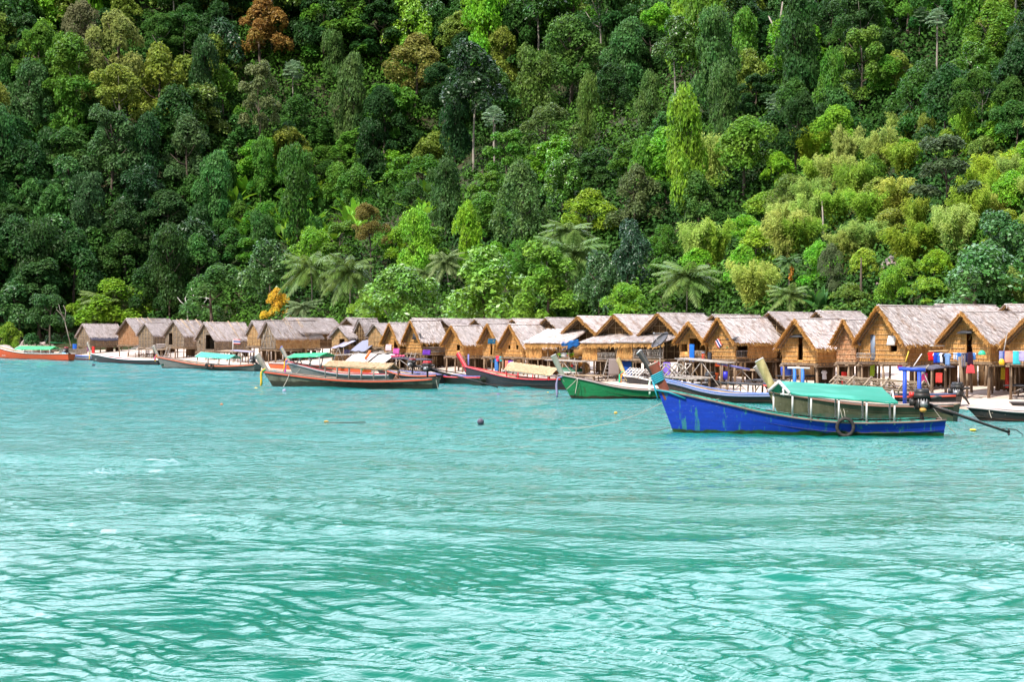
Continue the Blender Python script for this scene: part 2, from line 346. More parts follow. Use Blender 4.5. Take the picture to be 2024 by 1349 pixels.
def wall_panel(mb, width, prof, ops, frame, thick=.06, style='straw', battens=True):
    """vertical panel of given width; prof(x)->top z (bottom 0); ops openings (x0,x1,z0,z1); frame(x,z,out)->point"""
    xs = sorted({0.0, width, width/2} | {q for o_ in ops for q in o_[:2]} | {width*k/6 for k in range(7)})
    def blk(x0, x1, z00, z01, z10, z11):
        mb.hexa([frame(x0, z00, 0), frame(x1, z10, 0), frame(x1, z10, -thick), frame(x0, z00, -thick), frame(x0, z01, 0), frame(x1, z11, 0), frame(x1, z11, -thick), frame(x0, z01, -thick)], 0)
    for x0, x1 in zip(xs[:-1], xs[1:]):
        if x1-x0 < 1e-4: continue
        t0, t1 = prof(x0), prof(x1); xm = (x0+x1)/2; cur = 0.0
        for o_ in sorted([o_ for o_ in ops if o_[0]-1e-6 <= xm <= o_[1]+1e-6], key=lambda q: q[2]):
            if o_[2] > cur+.01: blk(x0, x1, cur, min(o_[2], t0), cur, min(o_[2], t1))
            cur = o_[3]
        if cur < max(t0, t1)-.01: blk(x0, x1, min(cur, t0-.001), t0, min(cur, t1-.001), t1)
    inside = lambda x, z: any(o_[0]-.03 < x < o_[1]+.03 and o_[2]-.05 < z < o_[3]+.05 for o_ in ops)
    top = max(prof(x) for x in xs)
    if style in ('straw', 'straw_red'):
        z = .30; Q = []
        while z < top+.25:
            n = int(width/.04)
            for i in range(n):
                x = (i+R.random())/n*width
                if z > prof(x)+.06: continue
                l = R.uniform(.34, .62); w = R.uniform(.03, .06); sk = R.gauss(0, .20)*l; zt = z+R.gauss(0, .05)
                if inside(x, zt-.1) or inside(x, zt-l+.06): continue
                lf = R.uniform(.012, .04); b = max(zt-l, -.22)
                Q.append([frame(x-w/2, zt, .008), frame(x-w/2*.6+sk, b, lf), frame(x+w/2*.6+sk, b, lf), frame(x+w/2, zt, .008)])
            if battens and z < top-.1:
                xa = [x for x in np.linspace(0, width, 60) if prof(x) > z-.05 and not inside(x, z-.16)]
                for a, b in zip(xa[:-1], xa[1:]):
                    if b-a < width/40: mb.bar(frame(a, z-.14, .05), frame(b, z-.14, .05), .03, .022, m=1)
            z += R.uniform(.25, .36)
        mb.quads(Q, 0)
    else:                                                     # woven mat: staggered splits
        z = .02; row = 0; Q = []
        while z < top-.02:
            n = int(width/.17)
            for i in range(n+1):
                x = (i+.5*(row % 2))/n*width; x1 = min(x+width/n*.9, width)
                if x >= width-.02 or z > min(prof(x), prof(x1))-.05 or inside((x+x1)/2, z+.04): continue
                lf = .006+R.random()*.018
                Q.append([frame(x, z, lf), frame(x1, z, lf), frame(x1, z+.085, lf+.006), frame(x, z+.085, lf+.006)])
            z += .10; row += 1
        mb.quads(Q, 0)
        if battens:
            for k in range(1, 5):
                x = width*k/5
                if not inside(x, .4): mb.bar(frame(x, 0, .04), frame(x, prof(x)-.05, .04), .03, .03, m=1)
            z = .55
            while z < top-.3:
                xa = [x for x in np.linspace(0, width, 40) if prof(x) > z and not inside(x, z)]
                for a, b in zip(xa[:-1], xa[1:]):
                    if b-a < width/30: mb.bar(frame(a, z, .05), frame(b, z, .05), .03, .025, m=1)
                z += .5
HUTS = {}
def depth_front(px): return 84.2/((px-CX)/F+.666)
def hut(key, label, xl, xc, xe, xa, ya, yf, ye, roof='pale', gable='straw', side='straw', off=0.0, of=.75, oe=.24, ops=(), sops=(), W=None, L=None, ang=None, posts=True, worn=0.0, group='thatched stilt huts along the beach', ztrim=None, side_wall=True, gable_wall=True, shade_screen=1):
    t = ((xl+xc)/2-CX)/F; d = depth_front((xl+xc)/2)+off
    a = math.radians(ang if ang is not None else 42+45*t)
    s = F/d; cw = math.cos(a)+t*math.sin(a); cl = math.sin(a)-t*math.cos(a)
    if W is None: W = (xc-xl)/s/cw
    zof = lambda y: CAMZ-(y-HY)/s
    zr, ze, zf = zof(ya), zof(ye), zof(yf)
    if L is None: L = max(2.2, (xe-xa)/s/cl-of-.35)
    ctr = at((xl+xc)/2, HY, d); gz = terrain(ctr.x+2*math.sin(a), ctr.y+2*math.cos(a))
    root = thing('stilt_hut', label, 'hut', (ctr.x, ctr.y, gz), -a, group)
    of *= .52; zr -= gz; ze -= gz; zf -= gz; zf = max(zf, .9); hw = W/2; ze = (ze+zr*oe/hw)/(1+oe/hw)   # ye is the roof's visible lower edge
    slope = (zr-ze)/(hw); tw = ze-zf
    # floor, beams
    mb = MB(); mb.box((0, L/2, zf-.05), (W+.1, L+.1, .06))
    for k in range(4): mb.bar((-hw-.15, L*k/3, zf-.15), (hw+.15, L*k/3, zf-.15), .09, .1)
    for x in (-hw, 0, hw): mb.bar((x, -.25, zf-.26), (x, L+.2, zf-.26), .1, .11)
    mb.build('floor', MAT['pole'], root)
    # walls
    gops = [(W*o_[0], W*o_[1], tw*o_[2], tw*o_[3]) for o_ in ops]
    mats = {'straw': 'straw_wall', 'straw_red': 'straw_red', 'weave': 'mat_grey', 'tan': 'mat_tan', 'dark': 'mat_dark'}
    if gable_wall:
        mb = MB(); wall_panel(mb, W, lambda x: tw+(hw-abs(x-hw))*slope-.10, gops, lambda x, z, o_: (x-hw, -o_, zf+z), style=gable)
        mb.build('front_wall', [MAT[mats[gable]], MAT['batten']], root)
    if side_wall:
        mb = MB(); so = [(L*o_[0], L*o_[1], tw*o_[2], tw*o_[3]) for o_ in sops]
        wall_panel(mb, L, lambda x: tw-.02, so, lambda x, z, o_: (hw+o_, x, zf+z), style=side)
        mb.build('side_wall', [MAT[mats[side]], MAT['batten']], root)
    mb = MB(); wall_panel(mb, L, lambda x: tw-.02, [], lambda x, z, o_: (-hw-o_, L-x, zf+z), style='mat', battens=False)
    wall_panel(mb, W, lambda x: tw+(hw-abs(x-hw))*slope-.10, [], lambda x, z, o_: (hw-x, L+o_, zf+z), style='mat', battens=False)
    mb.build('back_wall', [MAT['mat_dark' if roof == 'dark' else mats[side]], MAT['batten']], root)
    roof_mb(W, L, zr, ze, of, .35, oe, sag=R.uniform(.03,.15), worn=worn).build('roof', [MAT[q] for q in ROOF_MATS[roof]], root)
    if posts:
        for x in (-hw+.08, 0, hw-.08):
            for y in (.05, L*.5, L-.05):
                w = root.matrix_basis @ Vector((x, y, 0)); g = terrain(w.x, w.y)-gz
                lean = R.uniform(-.09, .09)
                p = MB().tube([(x+lean, y+R.uniform(-.08,.08), g-.25), (x+lean*.4+R.uniform(-.03,.03), y, (zf+g)/2), (x, y, zf-.2)], [R.uniform(.065,.10)]*2+[.06], 7)
                p.build('post', MAT['pole'], root)
    if shade_screen:                                                # dark woven screens added between the stilts to deepen the shade there
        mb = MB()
        for (xa, xb, y) in ([(-hw+.1, hw*.25, L*.88), (hw*.3, hw-.1, L*.94)] if shade_screen == 1 else [(-hw-.5, hw+.9, .1)]):
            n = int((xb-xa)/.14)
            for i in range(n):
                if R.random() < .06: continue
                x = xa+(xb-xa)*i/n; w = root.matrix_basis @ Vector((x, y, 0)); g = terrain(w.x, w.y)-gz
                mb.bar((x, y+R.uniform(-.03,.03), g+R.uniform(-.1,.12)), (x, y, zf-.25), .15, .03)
        mb.build('under_shade_screen', MAT['mat_dark'], root)
    HUTS[key] = dict(root=root, W=W, L=L, zr=zr, ze=ze, zf=zf, a=a, gz=gz, s=s, d=d, tw=tw, slope=slope)
    return HUTS[key]
def lean_to(h, x0, x1, out, ztop, zlow, wall=(), rails=(), mat='pale', deck=True):
    """low thatched porch roof in front of the gable, with its posts, deck and screens (x as fractions of the hut's width)"""
    root = h['root']; W = h['W']; zf = h['zf']; a0, a1 = -W/2+W*x0, -W/2+W*x1
    mb = MB(); SL = math.hypot(out+.45, ztop-zlow); dn = np.array([0, -(out+.45), zlow-ztop])/SL; nr = np.array([0, -(ztop-zlow), out+.45])/SL; nr = nr if nr[2] > 0 else -nr
    p = lambda x, q, o_: np.array([x, .2, ztop])+dn*SL*q+nr*o_
    mb.hexa([p(a0,1,-.1), p(a1,1,-.1), p(a1,0,-.1), p(a0,0,-.1), p(a0,1,0), p(a1,1,0), p(a1,0,0), p(a0,0,0)], 0)
    rows = max(6, int(SL/.24))
    mb.quads(blades(p(a0, 0, .01), (1,0,0), dn, nr, int((a1-a0)/.06), a1-a0, rows, SL/rows, .42, .08, .05, lift=.03), 0)
    mb.quads(blades(p(a0, .9, 0), (1,0,0), dn*.55+np.array([0,0,-.7]), nr, int((a1-a0)/.045), a1-a0, 4, .06, .45, .07, .05, lift=.04, tilt=.3), 2)
    mb.build('porch_roof', [MAT[q] for q in ROOF_MATS[mat]], root)
    if deck:
        mb = MB(); mb.box(((a0+a1)/2, -out/2, zf-.05), (a1-a0, out, .06)); mb.bar((a0-.1, -out, zf-.14), (a1+.1, -out, zf-.14), .08, .1); mb.build('porch_deck', MAT['pole'], root)
    n = max(2, int((a1-a0)/1.2)+1)
    for i in range(n):
        x = a0+.1+(a1-a0-.2)*i/(n-1); w = root.matrix_basis @ Vector((x, -out, 0)); g = terrain(w.x, w.y)-h['gz']
        MB().tube([(x+R.uniform(-.06,.06), -out+.06, g-.2), (x, -out+.06, zlow+.1)], .055, 7).build('post', MAT['pole'], root)
    for (f0, f1, z0, z1) in wall:
        mb = MB(); b0 = a0+(a1-a0)*f0; w_ = (a1-a0)*(f1-f0)
        wall_panel(mb, w_, lambda x: z1-z0, [], lambda x, z, o_: (b0+x, -out-o_, zf+z0+z), style='straw', battens=False); mb.build('porch_screen', [MAT['straw_wall'], MAT['batten']], root)
    for (f0, f1, z0, z1) in rails: railing(h, a0+(a1-a0)*f0, a0+(a1-a0)*f1, -out-.04, z0, z1)
def railing(h, x0, x1, y, z0, z1, lattice=True, side=False):
    mb = MB(); zf = h['zf']; P = (lambda u, z: (u, y, zf+z)) if not side else (lambda u, z: (y, u, zf+z))
    mb.bar(P(x0, z0), P(x1, z0), .05); mb.bar(P(x0, z1), P(x1, z1), .06)
    n = max(3, int((x1-x0)/.16))
    for i in range(n):
        a = x0+(x1-x0)*i/n; b = x0+(x1-x0)*(i+1)/n
        if lattice: mb.bar(P(a, z0), P(b, z1), .028); mb.bar(P(b, z0), P(a, z1), .024)
        else: mb.bar(P(a, z0), P(a, z1), .03)
    mb.build('railing', MAT['pole_grey'], h['root'])
def hpart(h, name, mb, mat, smooth=False): return mb.build(name, mat if isinstance(mat, list) else MAT[mat], h['root'], smooth)
def lintel(h, fx, z, w=.9, side=False, mat='dark_board', open_=.35):
    x = -h['W']/2+h['W']*fx; mb = MB()
    mb.box((x, -.06-open_/2, h['zf']+h['tw']*z+.02), (w, open_+.1, .05), (.32,0,0)); mb.box((x, -.1-open_, h['zf']+h['tw']*z-.06), (w, .05, .09)); hpart(h, 'door_hood', mb, mat)
def ladder(h, x, y0, y1, ztop, w=.6, n=6):
    mb = MB(); wv = h['root'].matrix_basis @ Vector((x, y1, 0)); g = terrain(wv.x, wv.y)-h['gz']
    for s in (-1, 1): mb.bar((x+s*w/2, y0, ztop), (x+s*w/2, y1, g-.1), .06, .08)
    for k in range(n):
        f = (k+.5)/n; mb.bar((x-w/2-.05, y0+(y1-y0)*f, ztop+(g-ztop)*f), (x+w/2+.05, y0+(y1-y0)*f, ztop+(g-ztop)*f), .10, .035)
    hpart(h, 'ladder', mb, 'pole_grey')
def hpt(h, x, y, z): return h['root'].matrix_basis @ Vector((x, y, z))       # a hut's local point in the world

# front row (photo columns: gable left, gable corner, roof end; apex x,y; floor y; eave y)
A = hut('a', 'grey hut with a dark tarp drooping over its side, nearest the rocky end', 153,178,236,162,641,684,667, 'grey','weave','weave', worn=1, sops=[(.08,.9,.5,.95)], of=.6)
B = hut('b', 'tall tan hut with a solid straw gable behind the smaller grey woven hut', 234,274,346,255,630,682,661, 'grey','straw_red','tan', worn=.2)
C_ = hut('c', 'small grey woven hut with a blank gable in front of the tall tan hut', 274,303,330,290,639,687,663, 'grey','weave','weave', worn=1, of=.5)
D_ = hut('d', 'grey woven hut with a narrow dark doorway and loose bamboo poles on its roof', 327,364,400,343,634,686,664, 'grey','weave','weave', worn=1, ops=[(.18,.38,.15,1.05)], of=.6)
E = hut('e', 'grey woven hut with a wide black doorway under a long low roof', 389,424,488,402,638,694,672, 'grey','weave','weave', worn=1, ops=[(.12,.22,.5,.75),(.5,.98,.12,1.2)], of=.6)
F_ = hut('f', 'narrow yellow bamboo gable hut squeezed behind the long plank-walled hut', 489,514,530,501,635,684,663, 'grey','tan','tan', worn=1, of=.5)
G = hut('g', 'long hut with a crossed-pole grey gable and an orange matting side wall', 516,545,628,526,634,690,668, 'grey','weave','tan', worn=1, of=.6)
H = hut('h', 'small tan hut with an open window bay beside its doorway', 656,688,724,668,645,692,667, 'grey','tan','tan', worn=1, of=.6, ops=[(.45,.8,.05,.75)], sops=[(.12,.5,.3,.95),(.6,.95,.05,.95)])
I = hut('i', 'hut with a steep bare left roof slope standing behind the window-bay hut', 700,726,742,706,630,688,667, 'grey','dark','tan', off=4, worn=1, of=.5)
J = hut('j', 'tan matting hut with its gable half hidden by overhanging leaves', 728,758,778,740,640,686,664, 'grey','tan','tan', worn=1, of=.5)
K = hut('k', 'straw hut with pink laundry at its porch beside the green leafy branch', 760,790,815,772,639,697,680, 'pale','straw','straw', ops=[(.62,.92,.25,.8)], sops=[(.05,.9,.3,.85)])
Lh = hut('l', 'steep-roofed hut with an open railed veranda along its long side', 803,833,880,817,634,697,677, 'pale','straw','straw', of=.8, sops=[(.04,.22,.42,.98),(.25,.5,.42,.98),(.53,.74,.42,.98),(.77,.97,.42,.98)])
N_ = hut('n', 'straw hut with a long black gap above its orange side panel', 881,916,955,891,644,703,682, 'pale','straw','straw', of=.8, ops=[(.62,.8,.35,.75)], sops=[(.03,.97,.66,.99)])
O = hut('o', 'golden hut with a ragged straw rake and a dark blue cloth over its doorway', 955,988,1008,968,640,704,680, 'pale','straw','straw', of=1.0, ops=[(.42,.56,.05,1.0),(.68,.97,.35,.8)])
P_ = hut('p', 'golden hut with two tiny square windows and a long shaggy roof fringe', 992,1037,1098,1005,642,705,689, 'pale','straw','straw', of=.9, ops=[(.28,.38,.6,.95),(.62,.74,.6,.95)])
Q_ = hut('q', 'open-fronted hut with a bright blue tarp hung under its porch roof', 1118,1188,1245,1157,626,707,664, 'dark','dark','dark', off=2.5, of=1.3)
S_ = hut('s', 'dark-gabled hut with a low shaggy porch in front of a slatted railing', 1190,1258,1318,1226,623,710,664, 'dark','dark','dark', off=2.5, of=1.2)
T_ = hut('t', 'dark-gabled hut with a low porch and a satellite dish in front', 1275,1348,1415,1313,620,709,664, 'dark','dark','dark', off=2.5, of=1.3)
U = hut('u', 'narrow golden hut with a shredded straw rake and a blue cloth on its rail', 1343,1396,1420,1361,636,709,678, 'pale','straw','straw', of=.9, ops=[(.02,.3,.35,.75),(.36,.97,.40,1.05)])
V = hut('v', 'straw hut with a small striped flag pinned to its plain gable', 1401,1453,1541,1436,628,709,677, 'pale','straw','straw', of=.8, sops=[(.02,.30,.1,.99)])
W_ = hut('w', 'straw hut with a tall dark doorway under a black hood, behind the blue-legged goalpost', 1546,1614,1654,1558,631,717,688, 'pale','straw','straw', of=.9, ops=[(.46,.60,.12,1.35)])
X_ = hut('x', 'reddish straw hut half hidden behind the tallest hut', 1654,1698,1716,1683,632,715,682, 'pale','straw_red','straw', of=.8, ops=[(.86,.97,.2,.85)])
Y_ = hut('y', 'tallest straw hut with a grey shutter door and a white panel propped over a window', 1700,1789,1868,1728,605,715,680, 'pale','straw','straw', of=.85, ops=[(.22,.34,.02,1.22),(.68,.82,.45,.72)])
Z_ = hut('z', 'straw hut with a doorway under a black hood above the line of shirts', 1864,1956,2024,1893,617,714,678, 'pale','straw','straw', of=.8, ops=[(.50,.63,.12,1.25)])
AA = hut('aa', 'straw hut cut off by the edge of the photo beyond the towels', 1994,2080,2150,2024,628,717,680, 'pale','straw','straw', of=.8)
# second row: roofs that peek over the first
for i, (xa, ya, xe, off, lab) in enumerate([
    (563,629,664,9,'hut with a long grey ridge showing above the crossed-pole gable hut'), (684,629,708,10,'hut whose small grey roof peeks out behind the window-bay hut'),
    (815,630,880,9,'hut whose pale ridge shows behind the open railed veranda hut'), (874,631,946,9,'hut whose dark gable tip shows behind the hut with the black side gap'),
    (939,631,1016,9,'hut whose roof shows behind the golden hut with the blue doorway cloth'), (1013,631,1086,10,'hut whose pale ridge shows behind the hut with two tiny windows'),
    (1079,629,1156,7,'hut with a brown gable tip just before the blue tarp hut'), (1410,623,1510,9,'hut whose roof peeks out behind the hut with the striped flag'),
    (1521,618,1614,8,'hut whose dark roof edge shows before the black-hooded doorway hut'), (1616,616,1710,8,'hut with a wide sunken roof behind the reddish straw hut'),
    (1852,603,1980,8,'hut with loose poles along its ridge behind the tallest hut'), (1991,603,2100,8,'hut whose dark gable tip shows near the edge of the photo above the towels')]):
    d = depth_front(xa)+off; s = F/d; w = 4.4*s*.38
    hut('r%d' % i, lab, xa-w+6, xa+w+6, xe, xa, ya, ya+(3.5*s), ya+1.75*s, 'dark' if xa > 900 else 'grey', 'dark', 'dark', off=off, of=.8, worn=1, group='huts of the second row', shade_screen=2)
# porches, hoods, ladders and loose fittings on the huts
lean_to(Q_, -.62, .62, 2.3, Q_['ze']+.35, Q_['ze']-.75, wall=[(.0,.36,.0,1.1)])
lean_to(S_, -.05, .95, 2.2, S_['ze']-.05, S_['ze']-.72, wall=[(.0,.42,.0,1.0)], rails=[(.45,.95,.05,.5)])
lean_to(T_, -.25, 1.0, 2.2, T_['ze']-.05, T_['ze']-.66, wall=[(.0,.32,.0,.95)], rails=[(.36,1.0,.1,.7)])
ladder(Q_, .9, -2.4, -3.3, Q_['zf']); ladder(S_, 1.1, -2.3, -3.1, S_['zf']); ladder(Lh, .3, -.3, -1.3, Lh['zf']); ladder(D_, -.9, -.2, -1.0, D_['zf'])
ladder(U, -.9, -.2, -1.1, U['zf'])
lintel(W_, .53, 1.42, 1.1); lintel(Z_, .565, 1.32, 1.05); lintel(V, .98, 1.0, .8)
mb = MB(); mb.box((-Y_['W']/2+.28*Y_['W'], .02, Y_['zf']+.62*Y_['tw']), (.10*Y_['W'], .04, 1.15*Y_['tw'])); hpart(Y_, 'door', mb, [pm('blue_grey_paint', (.18,.22,.30))])
mb = MB(); mb.box((-Y_['W']/2+.74*Y_['W'], -.2, Y_['zf']+.95*Y_['tw']), (.58, .03, .62), (-.35,0,.1)); hpart(Y_, 'shutter', mb, [pm('white_sheet', (.78,.76,.74))])
mb = MB(); mb.box((Lh['W']/2-.45, -.2, Lh['zf']+Lh['tw']*1.12), (1.1, .04, .62), (-.25,0,0)); hpart(Lh, 'awning', mb, 'dark_board')
railing(Lh, .1, Lh['L']-.1, Lh['W']/2+.1, .02, .5, side=True)
railing(Y_, -Y_['W']/2+.1, -Y_['W']/2+1.6, -.45, .25, .5, lattice=False)
railing(U, -.1, U['W']/2, -.12, .02, .55)
railing(V, .1, V['L']*.28, V['W']/2+.05, .1, .55, lattice=False, side=True)
mb = MB(); mb.box((Q_['W']*.36, -2.28, Q_['zf']+.62), (.95, .05, 1.0)); hpart(Q_, 'panel', mb, [pm('plywood', (.40,.20,.06), ns=2)])
mb = MB()
for z in (.75, 1.25): mb.bar((-.3, -2.3, Q_['zf']+z), (1.1, -2.3, Q_['zf']+z), .06)
mb.bar((-.1, -2.3, Q_['zf']+.75), (.35, -2.3, Q_['zf']+1.25), .04); mb.bar((.75, -2.3, Q_['zf']+.75), (.35, -2.3, Q_['zf']+1.25), .04); hpart(Q_, 'shelf_rack', mb, 'pole_grey')
# pole bundles laid over old roofs
for h, n in ((D_, 6), (E, 5), (G, 6), (B, 3)):
    hw = h['W']/2+.3
    for k in range(n):
        y = h['L']*R.uniform(.05, .95); dy = R.uniform(.1, .5); zl = h['ze']-h['slope']*.35
        hpart(h, 'roof_pole', MB().bar((-.1, y-dy*.2, h['zr']+.22), (hw, y+dy, zl+.16), .05), 'batten')
mb = MB(); hw = G['W']/2
for s in (-1, 1):
    mb.bar((s*hw, -.09, G['zf']), (-s*.1, -.09, G['zr']-.5), .05); mb.bar((s*hw*.3, -.13, G['zf']), (s*hw*.6, -.13, G['ze']), .045)
mb.bar((-hw, -.13, G['zf']+.1), (hw, -.13, G['zf']+.1), .05); mb.bar((-hw*.6, -.1, G['ze']-.1), (hw*.6, -.1, G['ze']-.1), .05); hpart(G, 'gable_brace', mb, 'pole_grey')
mb = MB()                                                     # tarp drooping over the grey hut's side eave
n = 14
for i in range(n):
    for j in range(5): pass
tv = []; 
for i in range(n+1):
    y = -.3+(A['L']+.3)*i/n
    for j in range(6):
        f = j/5; x = A['W']/2-.25+.9*f; tv.append((x, y, A['ze']+.28-1.05*f-.18*math.sin(math.pi*i/n)*f+.05*math.sin(i*2.1+j)))
mb.add(tv, [[i*6+j, i*6+j+1, (i+1)*6+j+1, (i+1)*6+j] for i in range(n) for j in range(5)]); o = mb.build('tarp', pm('dark_tarp', (.07,.065,.10), rough=.6), A['root'], True)
o.modifiers.new('thick', 'SOLIDIFY').thickness = .02
# ------------------------------------------------------------------ longtail boats
def hullmat(name, paint, stain, boot=(.03,.05,.02), bootz=.12, ns=1.6, lo=.60, hi=.70, fine=.18, rough=.55, planks=True, streak=(1.0,1,.25), spec=.35, boot2=None):
    m, nt, b, out = newmat(name); L = nt.links.new
    st = maprange(nt, noisetex(nt, ns*1.7, 6, streak, rough=.65), lo, hi)
    col = mixc(nt, st, paint, stain)
    col = mixc(nt, maprange(nt, noisetex(nt, 9, 5, (1,1,1.5), rough=.7, off=9), .64, .70, 0, .8), col, tuple(.6*a+.25 for a in stain))
    tc = nd(nt, 'ShaderNodeTexCoord'); sp = nd(nt, 'ShaderNodeSeparateXYZ'); L(tc.outputs['Object'], sp.inputs[0])
    ad = nd(nt, 'ShaderNodeMath', operation='ADD'); L(sp.outputs[2], ad.inputs[0]); L(maprange(nt, noisetex(nt, 1.3, 4), .3, .7, -.07, .07), ad.inputs[1])
    col = mixc(nt, maprange(nt, ad.outputs[0], bootz, bootz+.04, 1, 0), col, mixc(nt, maprange(nt, noisetex(nt, 3, 4), .35, .65), boot, boot2 or tuple(.45*a for a in boot)))
    hs = nd(nt, 'ShaderNodeHueSaturation'); L(col, hs.inputs['Color']); v = maprange(nt, noisetex(nt, 5, 5, (.35,1,1.6), off=4), .25, .75, 1-fine, 1+fine)
    L(v, hs.inputs['Value']); L(hs.outputs[0], b.inputs['Base Color']); b.inputs['Roughness'].default_value = rough; b.inputs['Specular IOR Level'].default_value = spec
    w = nd(nt, 'ShaderNodeTexWave', bands_direction='Z', wave_profile='SAW'); w.inputs['Scale'].default_value = 1.05; w.inputs['Distortion'].default_value = .35; w.inputs['Detail'].default_value = 2
    L(tc.outputs['Object'], w.inputs['Vector']); bp = nd(nt, 'ShaderNodeBump'); bp.inputs['Strength'].default_value = .35; bp.inputs['Distance'].default_value = .02
    L(w.outputs['Fac'], bp.inputs['Height']); L(bp.outputs[0], b.inputs['Normal']); return m
class Boat:
    """x from the bow's waterline aft, y across (negative is the seaward side), z up from the water"""
    def __init__(s, label, bow, stern, sheer_bow, tip, fmid, fst, hull, rail, name='longtail_boat', B=1.7, rail2=None, inner='plank', post='wood', depth=.40, um=.66, post_w=.34, pw=1.8, group='longtail boats moored off the village', tipm=None, stem=.10, z0=0.0):
        p0 = on_level(*bow, z0); p1 = on_level(*stern, z0); v = p1-p0; s.L = L = v.length; s.B = B; s.um = um
        sc = F/p0.y; s.sc = sc; s.sc1 = F/p1.y
        ang = math.atan2(v.y, v.x); s.root = thing(name, label, 'boat', p0, ang, group)
        s.hb = (bow[1]-sheer_bow[1])/sc; s.rk = (bow[0]-sheer_bow[0])/sc/math.cos(ang); s.hm = fmid; s.hs = fst; s.pw = pw; s.depth = depth
        nu, nv = 40, 7; U = np.linspace(0, 1, nu)
        V = []; Vi = []
        for u in U:
            b = s.beam(u); zk = -.45+.25*max(0, .15-u)/.15; sh = s.sheer(u); row = []; rin = []
            for q in np.linspace(0, 1, nv):
                z = zk+(sh-zk)*q; fl = (.35+.65*q**.55) if q > 0 else .05
                row.append((s.xat(u, z), b*fl, z)); rin.append((s.xat(u, max(z, 0))+(.12 if u < .02 else 0), max(b*fl-.06, .01), z))
            V.append(row); Vi.append(rin)
        V = np.array(V); Vi = np.array(Vi); mb = MB(); mi = MB()
        for sg in (-1, 1):
            P = V.copy(); P[:,:,1] *= sg; f = [[i*nv+j, (i+1)*nv+j, (i+1)*nv+j+1, i*nv+j+1] for i in range(nu-1) for j in range(nv-1)]
            if sg > 0: f = [q[::-1] for q in f]
            mb.add(P.reshape(-1,3), f)
            Q = Vi.copy(); Q[:,:,1] *= sg; Q = Q[:, 3:, :].copy()
            for i, u in enumerate(U): Q[i,0,2] = max(s.sheer(u)-depth-.02, .02); Q[i,1,2] = max(Q[i,0,2]+.05, Q[i,1,2])
            f = [[i*4+j, (i+1)*4+j, (i+1)*4+j+1, i*4+j+1] for i in range(nu-1) for j in range(3)]
            if sg < 0: f = [q[::-1] for q in f]
            mi.add(Q.reshape(-1,3), f)
        tr = V[-1]; mb.add(np.concatenate([tr, tr[::-1]*np.array([1,-1,1])]), [list(range(2*nv))])
        bw = V[0]; mb.add(np.concatenate([bw, bw[::-1]*np.array([1,-1,1])]), [list(range(2*nv))[::-1]])
        dk = [(s.xat(u, .3), y, max(s.sheer(u)-depth, .03)) for u in U for y in (-s.beam(u)*.9, s.beam(u)*.9)]
        mi.add(dk, [[2*i, 2*i+2, 2*i+3, 2*i+1] for i in range(nu-1)])
        s.hull = mb.build('hull', hull, s.root, True)
        mi.build('deck', inner if not isinstance(inner, str) else MAT[inner], s.root)
        for sg in (-1, 1):                                        # gunwales
            g = MB(); pts = [np.array((s.xat(u, s.sheer(u)), sg*(s.beam(u)+.02), s.sheer(u)+.03)) for u in U]
            g.sweep(pts, .10, .075)
            g.build('gunwale', rail, s.root)
            if rail2:
                g = MB()
                g.sweep(np.array(pts)+np.array([0, sg*.03, -.11]), .05, .11)
                g.build('rub_strip', rail2, s.root)
        if tip is not None:                                        # tall stem post
            dx = (tip[0]-sheer_bow[0])/sc/math.cos(ang); dz = (sheer_bow[1]-tip[1])/sc
            a = np.array([-s.rk+.10, 0, s.hb-.45]); a0 = np.array([s.xat(0, max(s.hb-.45, .1))+.16, 0, s.hb-.45]); c = np.array([-s.rk+dx, 0, s.hb+dz]); w = post_w
            t = c-np.array([-s.rk, 0, s.hb]); t /= np.linalg.norm(t); nrm = np.array([t[2], 0, -t[0]])
            base = np.array([-s.rk+.05, 0, s.hb-.08]); m_ = MB()
            sec = [(a0, w*.75), (base+nrm*.12, w*.85), ((base+c)/2+nrm*.05, w*.92), (c, w)]
            vs = []
            for q, ww in sec:
                for y in (-.085, .085): vs.append(q+nrm*(-.02)+np.array([0,y,0])); vs.append(q+nrm*ww+np.array([0,y,0]))
            vs = np.array(vs).reshape(len(sec), 2, 2, 3); vs[-1,:,0,2] -= .05
            fl = []; I = lambda i, y, k: i*4+y*2+k
            for i in range(len(sec)-1):
                fl += [[I(i,0,0), I(i,0,1), I(i+1,0,1), I(i+1,0,0)], [I(i,1,1), I(i,1,0), I(i+1,1,0), I(i+1,1,1)], [I(i,0,1), I(i,1,1), I(i+1,1,1), I(i+1,0,1)], [I(i,1,0), I(i,0,0), I(i+1,0,0), I(i+1,1,0)]]
            m_.add(vs.reshape(-1,3), fl); n = len(sec)-1
            bp = m_.build('bow_post', post if not isinstance(post, str) else MAT[post], s.root)
            k = MB(); e = vs[n]; q = [e[0,0]+t*.005, e[0,1]+t*.005, e[1,1]+t*.005, e[1,0]+t*.005]
            k.hexa([x for x in q]+[x+t*.07 for x in q]); k.build('post_cap', tipm or MAT['white_wood'], bp)
            s.tip = c; s.tn = nrm; s.tt = t; s.base = base
        for u in (.22, .40, .58, .76):
            z = max(s.sheer(u)-.14, .05); MB().box((s.xat(u, z), 0, z), (.18, s.beam(u)*1.85, .04)).build('thwart', MAT['plank'], s.root)
    def beam(s, u):
        u = max(u, 0.0)
        if u < s.um: return .04+(s.B/2-.04)*math.sin(min(1, (u/s.um))*math.pi/2)**.85
        return s.B/2*(1-.38*((u-s.um)/(1-s.um))**2)
    def sheer(s, u):
        return s.hm+(s.hb-s.hm)*(1-u/s.um)**s.pw if u < s.um else s.hm+(s.hs-s.hm)*((u-s.um)/(1-s.um))**2
